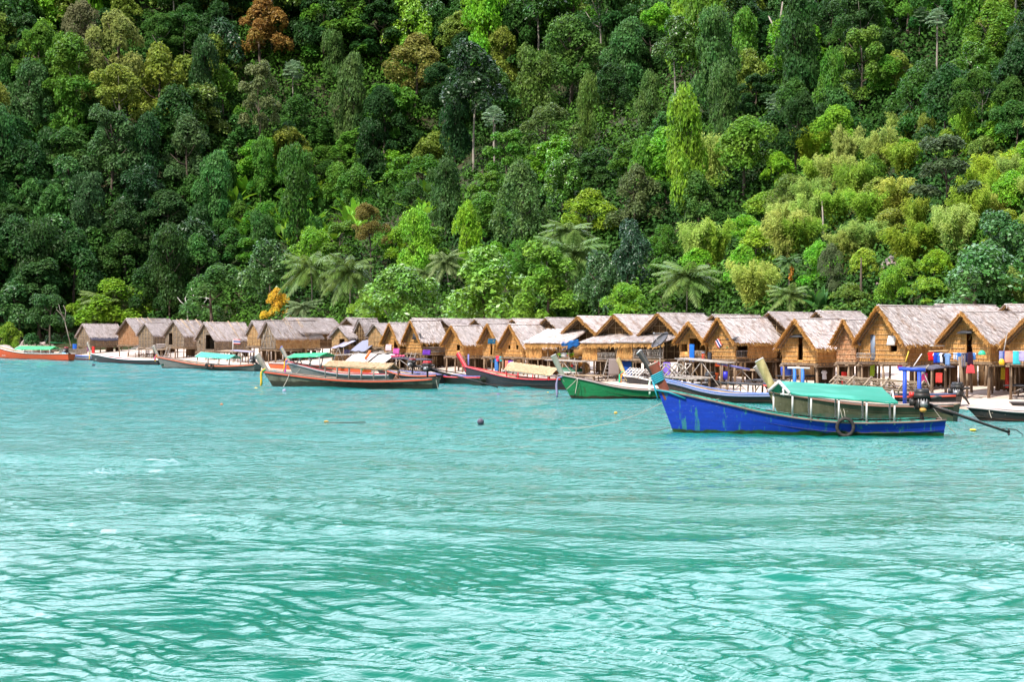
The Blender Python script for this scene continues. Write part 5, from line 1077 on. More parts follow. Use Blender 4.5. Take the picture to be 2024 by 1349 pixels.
J = [((0,0,.12),.14,.11), ((.10,0,.30),.135,.11), ((.22,0,.46),.155,.11), ((.30,0,.56),.10,.08), ((.36,0,.64),.055), ((.40,0,.70),.07),
     ((.25,.17,.54),.06), ((.36,.22,.34),.045), ((.52,.14,.26),.035), ((.25,-.17,.54),.06), ((.36,-.22,.34),.045), ((.52,-.14,.26),.035),
     ((.05,.11,.10),.09), ((.44,.14,.36),.07), ((.36,.13,.02),.045), ((.50,.13,-.02),.035), ((.05,-.11,.10),.09), ((.44,-.14,.36),.07), ((.36,-.13,.02),.045), ((.50,-.13,-.02),.035)]
E_ = [(0,1),(1,2),(2,3),(3,4),(4,5),(3,6),(6,7),(7,8),(3,9),(9,10),(10,11),(0,12),(12,13),(13,14),(14,15),(0,16),(16,17),(17,18),(18,19)]
for s, i in ((1, 8), (-1, 11)):                                 # fingers and thumb
    p = np.array(J[i][0]); k0 = len(J)
    for k in range(4): J.append((tuple(p+np.array([.06, (k-1.5)*.018, -.02])), .010)); J.append((tuple(p+np.array([.10+.008*(k in (1,2)), (k-1.5)*.018, -.05])), .009)); E_ += [(i, k0+2*k), (k0+2*k, k0+2*k+1)]
    J.append((tuple(p+np.array([.03, -s*.04, -.02])), .011)); E_.append((i, len(J)-1))
body = skin_body('body', J, E_, man, SKIN)
hd = MB().sphere((.45,0,.80), .105, 16, 12, squash=1.15); v = hd.V[0]; v[:,1] *= .82; f_ = v[:,0] > .5
hd.sphere((.553,0,.79), .018, 8, 6); hd.sphere((.44,.092,.80), .03, 8, 6); hd.sphere((.44,-.092,.80), .03, 8, 6); hd.box((.545,0,.745), (.02,.05,.012)); hd.tube([(.40,0,.68),(.43,0,.76)], .055, 10)
head = hd.build('head', SKIN, man, True); e = MB()
for s in (-1, 1): e.sphere((.538, s*.035, .815), .012, 8, 6)
e.build('eye', HAIR, head); hr = MB().sphere((.43,0,.835), .115, 16, 10, squash=1.0); v = hr.V[0]; v[:,1] *= .86; v[:,2] = np.maximum(v[:,2], .80-.3*(v[:,0]-.43)); hr.build('hair', HAIR, man, True)
sh = skin_body('shorts', [((0,0,.12),.155,.125), ((.05,.11,.11),.10), ((.26,.13,.24),.09), ((.05,-.11,.11),.10), ((.26,-.13,.24),.09)], [(0,1),(1,2),(0,3),(3,4)], man, pm('dark_shorts', (.03,.03,.05), rough=.8), 2)
# ------------------------------------------------------------------ vegetation
def unit(v): return v/(np.linalg.norm(v, axis=-1, keepdims=True)+1e-9)
def leaf_quads(C, Nn, l, w, rng=NR):
    """n leaf sprays: centres C, normals Nn; l half length, w half width"""
    n = len(C); r = rng.normal(0, 1, (n, 3)); t = unit(np.cross(Nn, r)); b = np.cross(Nn, t)
    l = (l*rng.uniform(.6, 1.4, n))[:, None]; w = (w*rng.uniform(.6, 1.4, n))[:, None]
    dr = Nn*0; dr[:, 2] = -.25
    return np.stack([C-t*l, C+b*w, C+t*l+dr*l, C-b*w], 1)
def crown_mesh(name, lumps, n, l, mat='leaf', w=.62, up=.35, rnd=.75, inner=.08, seed=0, droop=0.0):
    rng = np.random.default_rng(seed); lumps = np.array(lumps, float); r = lumps[:, 3]
    idx = rng.choice(len(lumps), n, p=r**2/np.sum(r**2)); d = unit(rng.normal(0, 1, (n, 3))); d[:, 2] = np.where(d[:, 2] < -.35, -d[:, 2]*.6, d[:, 2])
    k = np.where(rng.random(n) < inner, rng.uniform(.3, .8, n), rng.uniform(.82, 1.08, n))
    C = lumps[idx, :3]+d*(lumps[idx, 3]*k)[:, None]
    near = np.full(n, 9.0)
    for q in lumps:
        dd = np.linalg.norm(C-q[:3], axis=1)/q[3]; near = np.minimum(near, dd)
    C = C[near > .62]; d = d[near > .62]
    N_ = unit(d*.7+np.array([0, 0, up])+rng.normal(0, rnd, d.shape)*.6)
    C[:, 2] -= droop*rng.random(len(C))**2
    lo, hi = np.percentile(C, .5, axis=0), np.percentile(C, 99.5, axis=0)      # fill the unit box: width 1, height 1
    sx = 1/max(hi[0]-lo[0], hi[1]-lo[1]); C[:, :2] = (C[:, :2]-(lo+hi)[:2]/2)*sx; C[:, 2] = (C[:, 2]-lo[2])/(hi[2]-lo[2])
    mb = MB().quads(leaf_quads(C, N_, l, l*w, rng)); return mb.mesh(name, MAT[mat])
def dome_lumps(seed, n=44, rx=.38, z0=.25, z1=.78, r=(.075,.15), flat=1.0):
    rg = random.Random(seed); out = []; k = 0
    while len(out) < n:
        a = rg.uniform(0, 6.28); e = rg.random()**.8*math.pi*.62-.12; q = rg.uniform(.75, 1.0) if rg.random() < .8 else rg.uniform(.2, .7)
        out.append((rx*q*math.cos(e)*math.cos(a)*(1+.25*math.sin(3*a+seed)), rx*q*math.cos(e)*math.sin(a), z0+(z1-z0)*q*max(math.sin(e), -.15)*flat, rg.uniform(*r)))
    return out
def column_lumps(seed, n=26):
    rg = random.Random(seed); out = []
    for i in range(n):
        z = (i+.5)/n; wd = .30*(1-.30*z**3)*(.7+.5*rg.random()); a = rg.uniform(0, 6.28); out.append((wd*math.cos(a)*rg.random(), wd*math.sin(a)*rg.random(), .04+.88*z, rg.uniform(.12, .20)*(1-.15*z)))
    for i in range(5): a = rg.uniform(0, 6.28); out.append((.2*math.cos(a), .2*math.sin(a), rg.uniform(.75, .92), .11))
    return out
def layer_lumps(seed, layers=4):
    rg = random.Random(seed); out = []
    for k in range(layers):
        z = .25+.62*k/(layers-1); rr = .40*(1-.5*((k)/(layers-1))**1.5)
        for i in range(9):
            a = rg.uniform(0, 6.28); q = rg.random()**.5; out.append((rr*q*math.cos(a), rr*q*math.sin(a), z+rg.uniform(-.05,.05), rg.uniform(.07,.12)))
    return out
PROT = {}
for i in range(5): PROT['dome%d' % i] = crown_mesh('crown', dome_lumps(i, 40+5*i), 12500, .024, seed=i)
for i in range(3): PROT['glossy%d' % i] = crown_mesh('crown', dome_lumps(20+i, 40, r=(.09,.14)), 10000, .028, 'leaf_gloss', w=.5, seed=30+i)
for i in range(4): PROT['column%d' % i] = crown_mesh('crown', column_lumps(i), 11000, .026, up=.1, seed=50+i, droop=.07)
for i in range(3): PROT['layer%d' % i] = crown_mesh('crown', layer_lumps(i, 3+i), 9500, .025, up=.7, rnd=.6, seed=60+i)
for i in range(2): PROT['airy%d' % i] = crown_mesh('crown', dome_lumps(40+i, 44, z0=.15, r=(.07,.13)), 9500, .023, 'leaf_soft', seed=70+i)
for i in range(2): PROT['umbrella%d' % i] = crown_mesh('crown', dome_lumps(45+i, 30, rx=.42, z0=.45, z1=.85, r=(.07,.11)), 9000, .023, up=.8, seed=75+i)
def arc_leaves(mb, base, az, length, rise, droop, n_seg, leaflet, lw, seed, m=0, hang=.35):
    """a pinnate frond: arching rib with leaflets both sides"""
    rg = np.random.default_rng(seed); d = np.array([math.cos(az), math.sin(az), 0]); s = np.array([-math.sin(az), math.cos(az), 0]); P = []
    for i in range(n_seg+1):
        f = i/n_seg; P.append(base+d*length*(f*math.cos(rise*(1-f*.6))*.95)+np.array([0,0,length*(math.sin(rise)*f-droop*f*f)]))
    P = np.array(P); T = unit(np.gradient(P, axis=0)); Q = []
    for i in range(1, n_seg+1):
        f = i/n_seg; ll = leaflet*math.sin(math.pi*min(1, .12+.88*f))**.6
        for sg in (-1, 1):
            for h in (0, .5):
                c = P[i]-(P[i]-P[i-1])*h; tip = c+(s*sg*.75+T[i]*.55)*ll+np.array([0,0,-hang*ll*rg.uniform(.7,1.5)])
                mid = (c+tip)/2+np.array([0,0,.10*ll]); w = T[i]*lw
                Q.append([c-w*.5, mid-w, tip, mid+w])
    mb.quads(Q, m); mb.tube(P, np.linspace(lw*.55, lw*.15, len(P)), 4, m, cap=False)
def coconut_mesh(seed):
    rg = random.Random(seed); mb = MB(); n = 24
    for k in range(n):
        az = k*2.399+rg.uniform(-.2,.2); f = k/n; arc_leaves(mb, np.zeros(3), az, rg.uniform(.44,.54), 1.25-1.5*f, .42+.40*f, 20, .125, .011, seed*99+k, hang=.55)
    return mb.mesh('crown', MAT['frond'])
def fan_palm_mesh(seed):
    rg = random.Random(seed); mb = MB()
    for k in range(34):
        az = k*2.399; el = 1.3-2.1*k/34+rg.uniform(-.1,.1); d = np.array([math.cos(el)*math.cos(az), math.cos(el)*math.sin(az), math.sin(el)]); c = d*rg.uniform(.20,.30)
        s = unit(np.cross(d, [0,0,1.0])); u = np.cross(s, d); Q = []
        for j in range(11):
            a = (j-5)/5*1.25; t = d*math.cos(a)+s*math.sin(a)+u*.10; w = (s*math.cos(a)-d*math.sin(a))*.030; ln = rg.uniform(.17,.23); Q.append([c, c+t*ln*.6-w, c+t*ln+np.array([0,0,-.05]), c+t*ln*.6+w])
        mb.quads(Q); mb.tube([np.zeros(3), c], .006, 4, cap=False)
    return mb.mesh('crown', MAT['frond'])
def banana_mesh(seed):
    rg = random.Random(seed); mb = MB()
    for k in range(9):
        az = k*2.399+rg.uniform(-.3,.3); ln = rg.uniform(.75,1.0); lean = rg.uniform(.12,.75); d = np.array([math.cos(az), math.sin(az), 0]); s = np.array([-math.sin(az), math.cos(az), 0]); v = []
        for i in range(8):
            f = i/7; c = d*ln*(lean*f+.25*lean*f*f)+np.array([0,0,.12+ln*(f*.95-lean*.55*f*f)]); w = .115*math.sin(math.pi*min(1,.08+.92*f))**.7*(1 if f < .98 else .2); v += [c-s*w+np.array([0,0,.03]), c, c+s*w+np.array([0,0,.03])]
        mb.add(v, [[3*i+j, 3*i+j+1, 3*i+j+4, 3*i+j+3] for i in range(7) for j in range(2)])
    mb.tube([(0,0,-.3),(0,0,.2)], [.06,.04], 6); return mb.mesh('leaves', MAT['frond'])
def bamboo_mesh(seed):
    rng = np.random.default_rng(seed); mb = MB(); C = []; N_ = []; T = []
    for k in range(26):
        az = rng.uniform(0, 6.28); ln = rng.uniform(.7, 1.05); lean = rng.uniform(.08, .42); d = np.array([math.cos(az), math.sin(az), 0]); f = np.linspace(0, 1, 12)[:, None]
        P = d*(.05+lean*f*.5+lean*.55*f**3)+np.array([0,0,1.0])*(ln*(f-.18*f**4)); mb.tube(P, np.linspace(.008,.002,12), 3, 1, cap=False)
        m = 330; ff = rng.uniform(.25, 1, m)**.8; ii = ff*11; i0 = np.minimum(ii.astype(int), 10); c = P[i0]+(P[i0+1]-P[i0])*(ii-i0)[:, None]
        o = rng.normal(0, .038, (m, 3)); o[:, 2] -= .03; C.append(c+o); T.append(unit(d+rng.normal(0,.6,(m,3))+np.array([0,0,-.5])))
    C = np.concatenate(C); T = np.concatenate(T); S = unit(np.cross(T, rng.normal(0,1,T.shape))); l = .036*rng.uniform(.6,1.4,len(C))[:,None]; w = .0095
    mb.quads(np.stack([C-T*l, C-S*w, C+T*l, C+S*w], 1)); return mb.mesh('foliage', [MAT['leaf_soft'], MAT['bamboo_stem']])
MAT['bamboo_stem'] = M('bamboo_stem', (.22,.24,.06), (.3,.26,.12), ns=3, rough=.6)
for i in range(3): PROT['coconut%d' % i] = coconut_mesh(i+1); PROT['bamboo%d' % i] = bamboo_mesh(i+5); PROT['banana%d' % i] = banana_mesh(i+3)
for i in range(2): PROT['fan%d' % i] = fan_palm_mesh(i+2)
def trunk_mesh(seed, limbs=6, r=.028, bend=.05, fork=.62, mat='bark'):
    """unit tree skeleton: height 1, limbs reaching half a unit out"""
    rg = random.Random(seed); mb = MB(); pts = [(bend*math.sin(3*f+seed)*f, bend*math.cos(2*f+seed)*f, f*.92-.03) for f in np.linspace(0,1,9)]
    mb.tube(pts, [r*(1.5 if i == 0 else 1)*(1-.72*i/8) for i in range(9)], 7)
    for k in range(limbs):
        f = fork+(.88-fork)*k/max(1, limbs-1); i = min(int(f*8), 7); p = np.array(pts[i]); az = k*2.4+rg.uniform(-.4,.4); ln = rg.uniform(.22,.36)*(1.15-f*.5)
        q = [p, p+np.array([math.cos(az)*ln*.5, math.sin(az)*ln*.5, .05]), p+np.array([math.cos(az)*ln, math.sin(az)*ln, .13+.05*rg.random()])]
        mb.tube(q, [r*.5, r*.32, r*.1], 5)
    return mb.mesh('trunk', MAT[mat])
TR = [trunk_mesh(i, 5+i % 3) for i in range(3)]; TRP = [trunk_mesh(10+i, 5, .020, .04, .7, 'bark_pale') for i in range(2)]
def palm_trunk(seed, lean=.06, mat='bark_pale', r=.016):
    mb = MB(); pts = [(lean*f*f, .02*math.sin(3*f), f) for f in np.linspace(-.03,1,12)]; mb.tube(pts, [r*(1.5 if i == 0 else 1)*(1-.3*i/11) for i in range(12)], 8); return mb.mesh('trunk', MAT[mat])
PT = [palm_trunk(0, .10), palm_trunk(1, .02)]
TREES = []                                                     # (x, y, short name) landmarks for the labels
def tree(kind, cx, cy, w, h, col, label, drop=None, name=None, cat='tree', group='trees of the forest slope', trunk=None, short=None, rot=None, d=None, slim=1.0):
    """a tree whose crown is w by h photo pixels about (cx,cy) and whose foot stands `drop` pixels under the crown on the ground there"""
    drop = h*.30 if drop is None else drop; yb = cy+h/2+drop
    if d is None:
        d = ground_hit(cx, yb)
    p = at(cx, yb, d); gz = terrain(p.x, p.y); s = F/d
    W, Hc = w/s, h/s; Ht = CAMZ-((cy-h/2)-HY)/s-gz
    root = thing(name or {'fan': 'fan_palm', 'coconut': 'coconut_palm', 'bamboo': 'bamboo_clump', 'banana': 'banana_plant'}.get(kind.rstrip('0123456789'), 'forest_tree'), label, cat, (p.x, p.y, gz), 0, group)
    rz = R.uniform(0, 6.28) if rot is None else rot; k = kind.rstrip('0123456789')
    me = PROT[kind]
    if k in ('coconut', 'fan'):
        sc = W; lean = .10 if trunk is None or trunk == 0 else .02; t = PT[0 if trunk is None else trunk]; hz = Ht-Hc*.45
        place(t, 'trunk', root, (0,0,0), (0,0,rz), (hz*.9*slim, hz*.9*slim, hz)); place(me, 'crown', root, (lean*hz*.9*slim*math.cos(rz), lean*hz*.9*slim*math.sin(rz), hz), (0,0,rz*1.7), (sc, sc, sc*1.05*max(.6, min(1.5, h/w))), col)
    elif k in ('bamboo', 'banana'):
        place(me, 'culms' if k == 'bamboo' else 'leaves', root, (0,0,-.2), (0,0,rz), (W, W, Ht), col)
    else:
        tm = (TRP if trunk == 'pale' else TR)[R.randrange(2)]
        place(tm, 'trunk', root, (0,0,0), (0,0,rz), (W*slim, W*slim, Ht*.93)); place(me, 'crown', root, (0,0,Ht-Hc), (0,0,rz+1), (W, W, Hc*1.02), col)
    TREES.append((cx, cy, w, h, short, root)); return root
VD = (.020,.062,.014); DK = (.034,.098,.016); MD = (.060,.160,.016); BR = (.105,.25,.016); YG = (.165,.26,.024); OL = (.12,.175,.026); BG = (.040,.118,.024); LM = (.125,.26,.018); PY = (.215,.28,.06)
# --- trees one can single out in the photo
for a in [
 ('airy0',238,112,152,175,(.145,.175,.045),'tallest pale olive tree with a broad airy crown high on the slope','the pale olive giant',40), ('airy1',158,58,96,112,(.12,.125,.06),'grey-olive airy tree just behind the pale olive giant','the grey-olive tree',40), ('dome1',515,50,126,104,(.20,.125,.03),'tree with a rusty orange crown at the top of the slope','the rusty orange tree',40),
 ('dome2',822,118,132,96,(.16,.16,.035),'tree with a yellow-flushed domed crown over bare branches','the yellow-flushed tree',60), ('layer1',514,188,84,120,(.10,.125,.045),'ragged tree on a tall dark bare trunk','the tall bare-trunked tree',118), ('column0',690,205,74,185,(.055,.105,.025),'broad vine-draped tree shaped like a pillar','the broad vine pillar',20),
 ('column1',1160,222,46,150,(.07,.13,.022),'slimmest vine-draped tree, like a green post','the slim vine post',10), ('column2',1052,165,92,140,(.07,.13,.022),'pair-topped vine-draped tree beneath the bright domed tree','the pair-topped vine tree',12), ('column3',1285,200,58,112,(.06,.12,.025),'vine-draped tree with a rounded top uphill of the palm grove','the round-topped vine tree',14),
 ('dome3',1128,100,146,136,(.055,.125,.022),'large domed tree with lit leaf clusters near the top edge','the large domed tree',50), ('dome0',1470,300,140,128,(.085,.18,.018),'rounded bright green tree, the brightest broad crown at mid slope','the bright green dome',30), ('column1',1432,205,66,165,(.05,.11,.025),'wide vine-draped tree beside a fan palm','the wide vine tree',12),
 ('umbrella0',1080,248,116,78,(.08,.13,.035),'flat-topped tree on a thin bare trunk','the flat-topped tree',62), ('column2',880,392,82,150,(.038,.09,.022),'dark vine-draped tree standing over the banana plants','the dark vine tree',16), ('dome4',1030,400,112,156,(.06,.12,.03),'open mid-green tree with its trunk showing below the crown','the open-crowned tree',20),
 ('dome2',1162,418,132,82,(.15,.24,.018),'low yellow-green dome behind the tallest coconut palm','the yellow-green dome',24), ('dome1',1256,388,114,114,(.075,.105,.035),'dense olive dome beside the yellow-green one','the olive dome',24), ('airy0',732,442,84,74,(.13,.115,.028),'thin orange-tinged tree on a bare trunk','the orange-tinged tree',80), ('glossy0',1240,500,88,124,(.022,.06,.028),'dark glossy tree behind the coconut palms','the dark glossy tree',28),
 ('layer2',1080,560,150,150,(.10,.21,.022),'layered leafy tree right behind the hut roofs, near the coconut palms','the layered shore tree',34), ('glossy1',960,575,200,165,(.10,.22,.022),'largest leafy shore tree, its crown rising over the hut roofs','the largest shore tree',34), ('glossy2',785,592,165,128,(.09,.20,.025),'broad leafy shore tree overhanging the tan matting hut','the overhanging shore tree',50), ('dome3',728,610,80,70,(.12,.24,.02),'small lime shore bush overhanging the roofs','the lime bush',24),
 ('glossy0',1185,560,96,120,(.04,.10,.03),'dark leafy shore tree under the tallest coconut palm','the dark shore tree',34), ('dome4',1235,598,100,72,(.11,.24,.02),'lime green rounded shrub behind the dish hut','the lime shrub',20), ('umbrella1',228,600,158,92,(.13,.25,.02),'bright yellow-green dome behind the rocky-end huts','the bright shore dome',22), ('dome0',170,625,70,60,(.13,.23,.02),'small yellow-green shrub next to the dark-tarp hut','the small shore shrub',16), ('glossy0',40,612,130,100,(.035,.10,.022),'dark layered shore tree at the edge of the photo','the dark corner shore tree',30), ('layer0',100,632,96,96,(.03,.085,.02),'dark leafy shore tree over the green awning','the awning tree',22), ('dome1',18,668,62,56,(.13,.22,.02),'small yellow-green shrub behind the pale boulders','the boulder shrub',8), ('layer2',78,572,130,110,(.03,.08,.02),'deep green shaded tree above the shore tree','the shaded corner tree',40), ('umbrella0',420,575,150,100,(.05,.125,.028),'wide layered tree behind the dead white branches','the wide layered tree',40),
 ('dome1',546,600,60,56,(.42,.30,.03),'small round tree covered in golden yellow leaves','the golden tree',18), ('glossy2',1930,560,190,140,(.045,.135,.028),'massive dark glossy tree behind the tallest hut','the massive glossy tree',34), ('glossy1',1978,480,130,120,(.04,.12,.03),'dark broad-leaved tree uphill of the massive glossy tree','the dark broad-leaved tree',30), ('airy1',1640,535,66,100,(.075,.105,.045),'narrow grey-green tree above the hooded doorway hut','the narrow grey-green tree',14), ('layer0',1868,330,130,112,(.06,.095,.04),'spreading tree on a long pale leaning trunk','the long-trunked tree',110),
 ('layer2',220,290,120,150,(.045,.10,.03),'dense dark tree with stepped layers','the stepped dark tree',24), ('dome2',372,292,118,120,(.05,.095,.03),'broad dark-green tree above the vine mound','the broad dark tree',40), ('dome4',60,185,96,130,(.04,.10,.028),'dark rounded tree near the edge of the slope','the edge tree',24), ('column0',170,410,84,130,(.03,.075,.025),'very dark vine-hung tree low on the shaded slope','the shaded vine tree',30), ('dome0',330,420,110,86,(.03,.075,.02),'dark mound of vines over a low tree','the vine mound',20),
 ('layer1',1700,130,110,140,(.085,.165,.022),'bright layered tree next to a fan palm','the bright layered tree',30), ('column3',1830,265,50,75,(.11,.15,.02),'small vine-capped stump tree over the bamboo','the vine-capped stump',12), ('dome3',1380,390,100,100,(.055,.13,.025),'leafy tree at the edge of the bamboo','the bamboo-edge tree',20), ('column1',660,110,50,105,(.055,.115,.025),'thin vine tower below the rusty orange tree','the thin vine tower',14), ('umbrella1',1960,60,130,110,(.09,.19,.02),'bright feathery tree at the upper corner of the slope','the feathery corner tree',40)]:
    kind, cx, cy, w, h, col, lab, short, drop = a; tree(kind, cx, cy, w, h, col, lab, drop, short=short, name='forest_tree')
for i, (cx, cy, w, drop, lean, lab) in enumerate([(978,234,46,112,1,'fan palm on a tall pale trunk beside the flat-topped tree'), (1283,14,40,36,1,'fan palm at the top edge above the round-topped vine tree'), (1346,200,44,70,1,'fan palm between the round-topped and the wide vine trees'), (1535,208,46,34,1,'fan palm uphill of the bright green dome'), (1684,168,42,36,0,'fan palm leaning beside the bright layered tree'),
    (1848,42,44,130,0,'fan palm with the longest leaning trunk near the upper corner'), (1816,34,38,30,0,'fan palm half behind the one with the longest trunk'), (1821,150,46,30,1,'fan palm downhill of the longest-trunked palm'), (580,143,46,44,1,'fan palm between the tall bare-trunked tree and the broad vine pillar')]):
    tree('fan%d' % (i % 2), cx, cy, w*1.15, w*1.1, (.15,.23,.13), lab, drop, cat='palm', group='fan palms on the slope', trunk=lean, short=['the flat-topped palm','the top-edge palm',None,None,None,'the longest-trunked palm',None,None,None][i], slim=1.0)
for i, (cx, cy, w, h, drop, lean, c, lab) in enumerate([(214,600,112,84,18,0,(.10,.155,.04),'coconut palm with windswept fronds behind the dark-tarp hut'), (615,540,120,130,18,1,(.085,.145,.03),'coconut palm next to the golden tree'), (690,548,110,140,20,1,(.07,.12,.025),'coconut palm with a dark trunk beside the overhanging shore tree'), (605,610,80,50,12,0,(.11,.16,.07),'low young coconut palm under the taller pair'), (1142,512,150,150,24,0,(.085,.15,.035),'tallest coconut palm, its drooping fronds over the huts'), (1120,462,110,80,60,1,(.10,.165,.04),'coconut palm crown just behind the tallest coconut palm'),
    (1356,556,140,120,14,1,(.09,.155,.035),'wide coconut palm standing between the lime shrub and the bananas'), (1562,588,90,80,14,1,(.10,.16,.04),'short coconut palm near the banana plants'), (888,524,76,90,24,0,(.12,.17,.06),'windblown coconut palm uphill of the largest shore tree'), (845,545,70,60,20,0,(.10,.16,.045),'small coconut palm behind the overhanging shore tree')]):
    tree('coconut%d' % (i % 3), cx, cy, w*1.18, h*1.05, c, lab, drop, cat='palm', group='coconut palms behind the huts', trunk=lean, short={0:'the windswept palm',4:'the tallest coconut palm',6:'the wide coconut palm',7:'the short coconut palm'}.get(i), slim=1.3)
# slender areca palm with orange fruit
ar = tree('coconut1', 1560, 520, 62, 48, (.07,.14,.04), 'slender areca palm with a hanging orange fruit bunch', 60, name='areca_palm', cat='palm', group=None, trunk=1, short='the areca palm', slim=.8)
mb = MB()
mb.tube([(0,0,.1),(0,0,-.7),(0,0,-1.5)], [.05,.10,.05], 6)
for k in range(45): mb.sphere((R.gauss(0,.09), R.gauss(0,.09), -R.random()*1.5), .09, 6, 4)
cz = [c for c in ar.children if c.name.startswith('crown')][0].location.z; f_ = mb.build('fruit_bunch', pm('orange_fruit', (.5,.2,.02)), ar); f_.location = (.1,-.5,cz-.3)
# dead wood
def dead_tree(px, yb, label, segs, r, mat='white_wood', d=None, name='dead_tree'):
    d = d or ground_hit(px, yb); p = at(px, yb, d); gz = terrain(p.x, p.y); o = thing(name, label, 'dead tree', (p.x, p.y, gz), 0, 'dead trees and snags')
    for i, path in enumerate(segs):
        P = [((x-px)/F*d, R.uniform(-.3,.3)*k if k else 0, CAMZ-(y-HY)/F*d-gz) for k, (x, y) in enumerate(path)]; P = [(q[0], q[1], q[2]-(1.0 if (i == 0 and k == 0) else 0)) for k, q in enumerate(P)]
        MB().tube(P, np.linspace(r*(1 if i == 0 else .6), r*.3, len(P)), 7).build('trunk' if i == 0 else 'branch', MAT[mat], o)
    TREES.append((segs[0][0][0], segs[0][0][1]-40, 30, 60, None, o))
dead_tree(372, 640, 'bare white branching dead tree before the wide layered tree', [[(372,640),(370,610),(366,590),(374,575)], [(368,605),(358,597),(349,586)], [(370,612),(380,600),(384,585),(378,570)], [(384,590),(400,588),(420,592),(432,586)], [(384,640),(396,615),(404,605),(416,603)], [(404,606),(412,612),(413,624),(398,628)], [(398,606),(408,592),(407,575)]], .16)
dead_tree(130, 672, 'small leafless twiggy tree by the dark-tarp hut', [[(140,672),(132,650),(126,628)], [(130,640),(122,622),(112,612)], [(128,632),(130,615),(124,604)], [(126,628),(120,614),(118,602)]], .10, 'bark_pale', d=228)
dead_tree(445, 445, 'short broken white snag among the shrubs', [[(445,445),(446,422),(448,404)]], .30, 'bark_pale', name='snag'); dead_tree(1538, 155, 'leaning pale dead trunk above the fan palm', [[(1527,155),(1533,100),(1541,50),(1545,5)], [(1537,80),(1528,50),(1520,30)], [(1541,50),(1552,30),(1556,15)]], .32, 'bark_pale')
dead_tree(1690, 62, 'curved bare white limbs at the top edge', [[(1676,62),(1692,40),(1700,26)], [(1690,45),(1704,33),(1712,12)], [(1684,50),(1698,46),(1703,28)]], .30, 'bark_pale'); dead_tree(1703, 615, 'thin bare dark trunk rising from the shrubs over the hut roofs', [[(1708,612),(1703,570),(1701,510)]], .18, 'bark', name='snag'); dead_tree(1627, 475, 'thin pale bare trunk in the bamboo', [[(1627,478),(1628,440),(1626,395)]], .16, 'bark_pale', name='snag')
dead_tree(1322, 60, 'thin straight pale trunk at the top edge near a fan palm', [[(1324,78),(1326,30),(1328,-20)]], .22, 'bark_pale', name='snag')
# --- label writing for the many trees of the slope
LM_H = [((HUTS[k]['root'].location), n) for k, n in (('b','the tall tan hut'),('e','the long-roofed grey hut'),('g','the crossed-pole hut'),('l','the veranda hut'),('p','the two-window hut'),('q','the blue tarp hut'),('v','the flag hut'),('y','the tallest hut'))]
LAND = [(t[0], t[1], t[4]) for t in TREES if t[4]]+[(to_px(Vector(v)+Vector((0,0,4)))[0], to_px(Vector(v)+Vector((0,0,4)))[1], n) for v, n in LM_H]
def rel(x, y, L):
    dx, dy = L[0]-x, L[1]-y
    if abs(dx) > abs(dy)*1.15: return 'beside' if abs(dx) < 120 else 'across from'
    return 'downhill of' if dy < 0 else 'uphill of'
def auto_label(desc, x, y):
    o = sorted(LAND, key=lambda L: (L[0]-x)**2+(L[1]-y)**2)[:7]; th = lambda s: s
    c = ['%s %s %s' % (desc, rel(x, y, o[0]), o[0][2])]
    for i in range(1, 7): c.append('%s %s %s, toward %s' % (desc, rel(x, y, o[0]), o[0][2], o[i][2]))
    for i in range(1, 6):
        for j in range(i+1, 7): c.append('%s between %s and %s' % (desc, o[i][2], o[j][2]))
    for q in c:
        if q not in LABELS and len(q.split()) <= 16: return q
    for adj in ('lush', 'ragged', 'leafy', 'tangled', 'full', 'uneven'):
        for q in c:
            q = adj+' '+q
            if q not in LABELS and len(q.split()) <= 16: return q
    return c[-1]
def jit(c, k=.16): f = 1+R.uniform(-k, k); return (c[0]*f*R.uniform(.85,1.2), c[1]*f, c[2]*f*R.uniform(.85,1.25))
CN = {VD: 'deep green', DK: 'dark green', MD: 'mid-green', BR: 'bright green', YG: 'yellow-green', OL: 'olive', BG: 'blue-green', LM: 'lime green', PY: 'pale yellow-green'}
KN = {'dome': 'rounded tree', 'column': 'vine-draped tree', 'layer': 'tiered tree', 'airy': 'thin-crowned tree', 'glossy': 'glossy-leaved tree', 'umbrella': 'spreading tree', 'bamboo': 'bamboo clump', 'banana': 'banana plant'}
NV = {'dome': 5, 'column': 4, 'layer': 3, 'airy': 2, 'glossy': 3, 'umbrella': 2, 'bamboo': 3, 'banana': 3}
def auto(k, x, cy, w, h, col, drop=None, pre='', trunk=None):
    desc = '%s%s %s' % (pre, CN[col], KN[k]); small = 'small ' if w < 62 and k not in ('banana',) else ('large ' if w > 112 else '')
    r = tree('%s%d' % (k, R.randrange(NV[k])), x, cy, w, h, jit(col), auto_label(small+desc, x, cy), drop, trunk=trunk, cat={'bamboo': 'bamboo', 'banana': 'banana plant'}.get(k, 'tree'), group={'bamboo': 'bamboo clumps on the slope', 'banana': 'banana plants behind the huts'}.get(k, 'trees of the forest slope'))
    return r
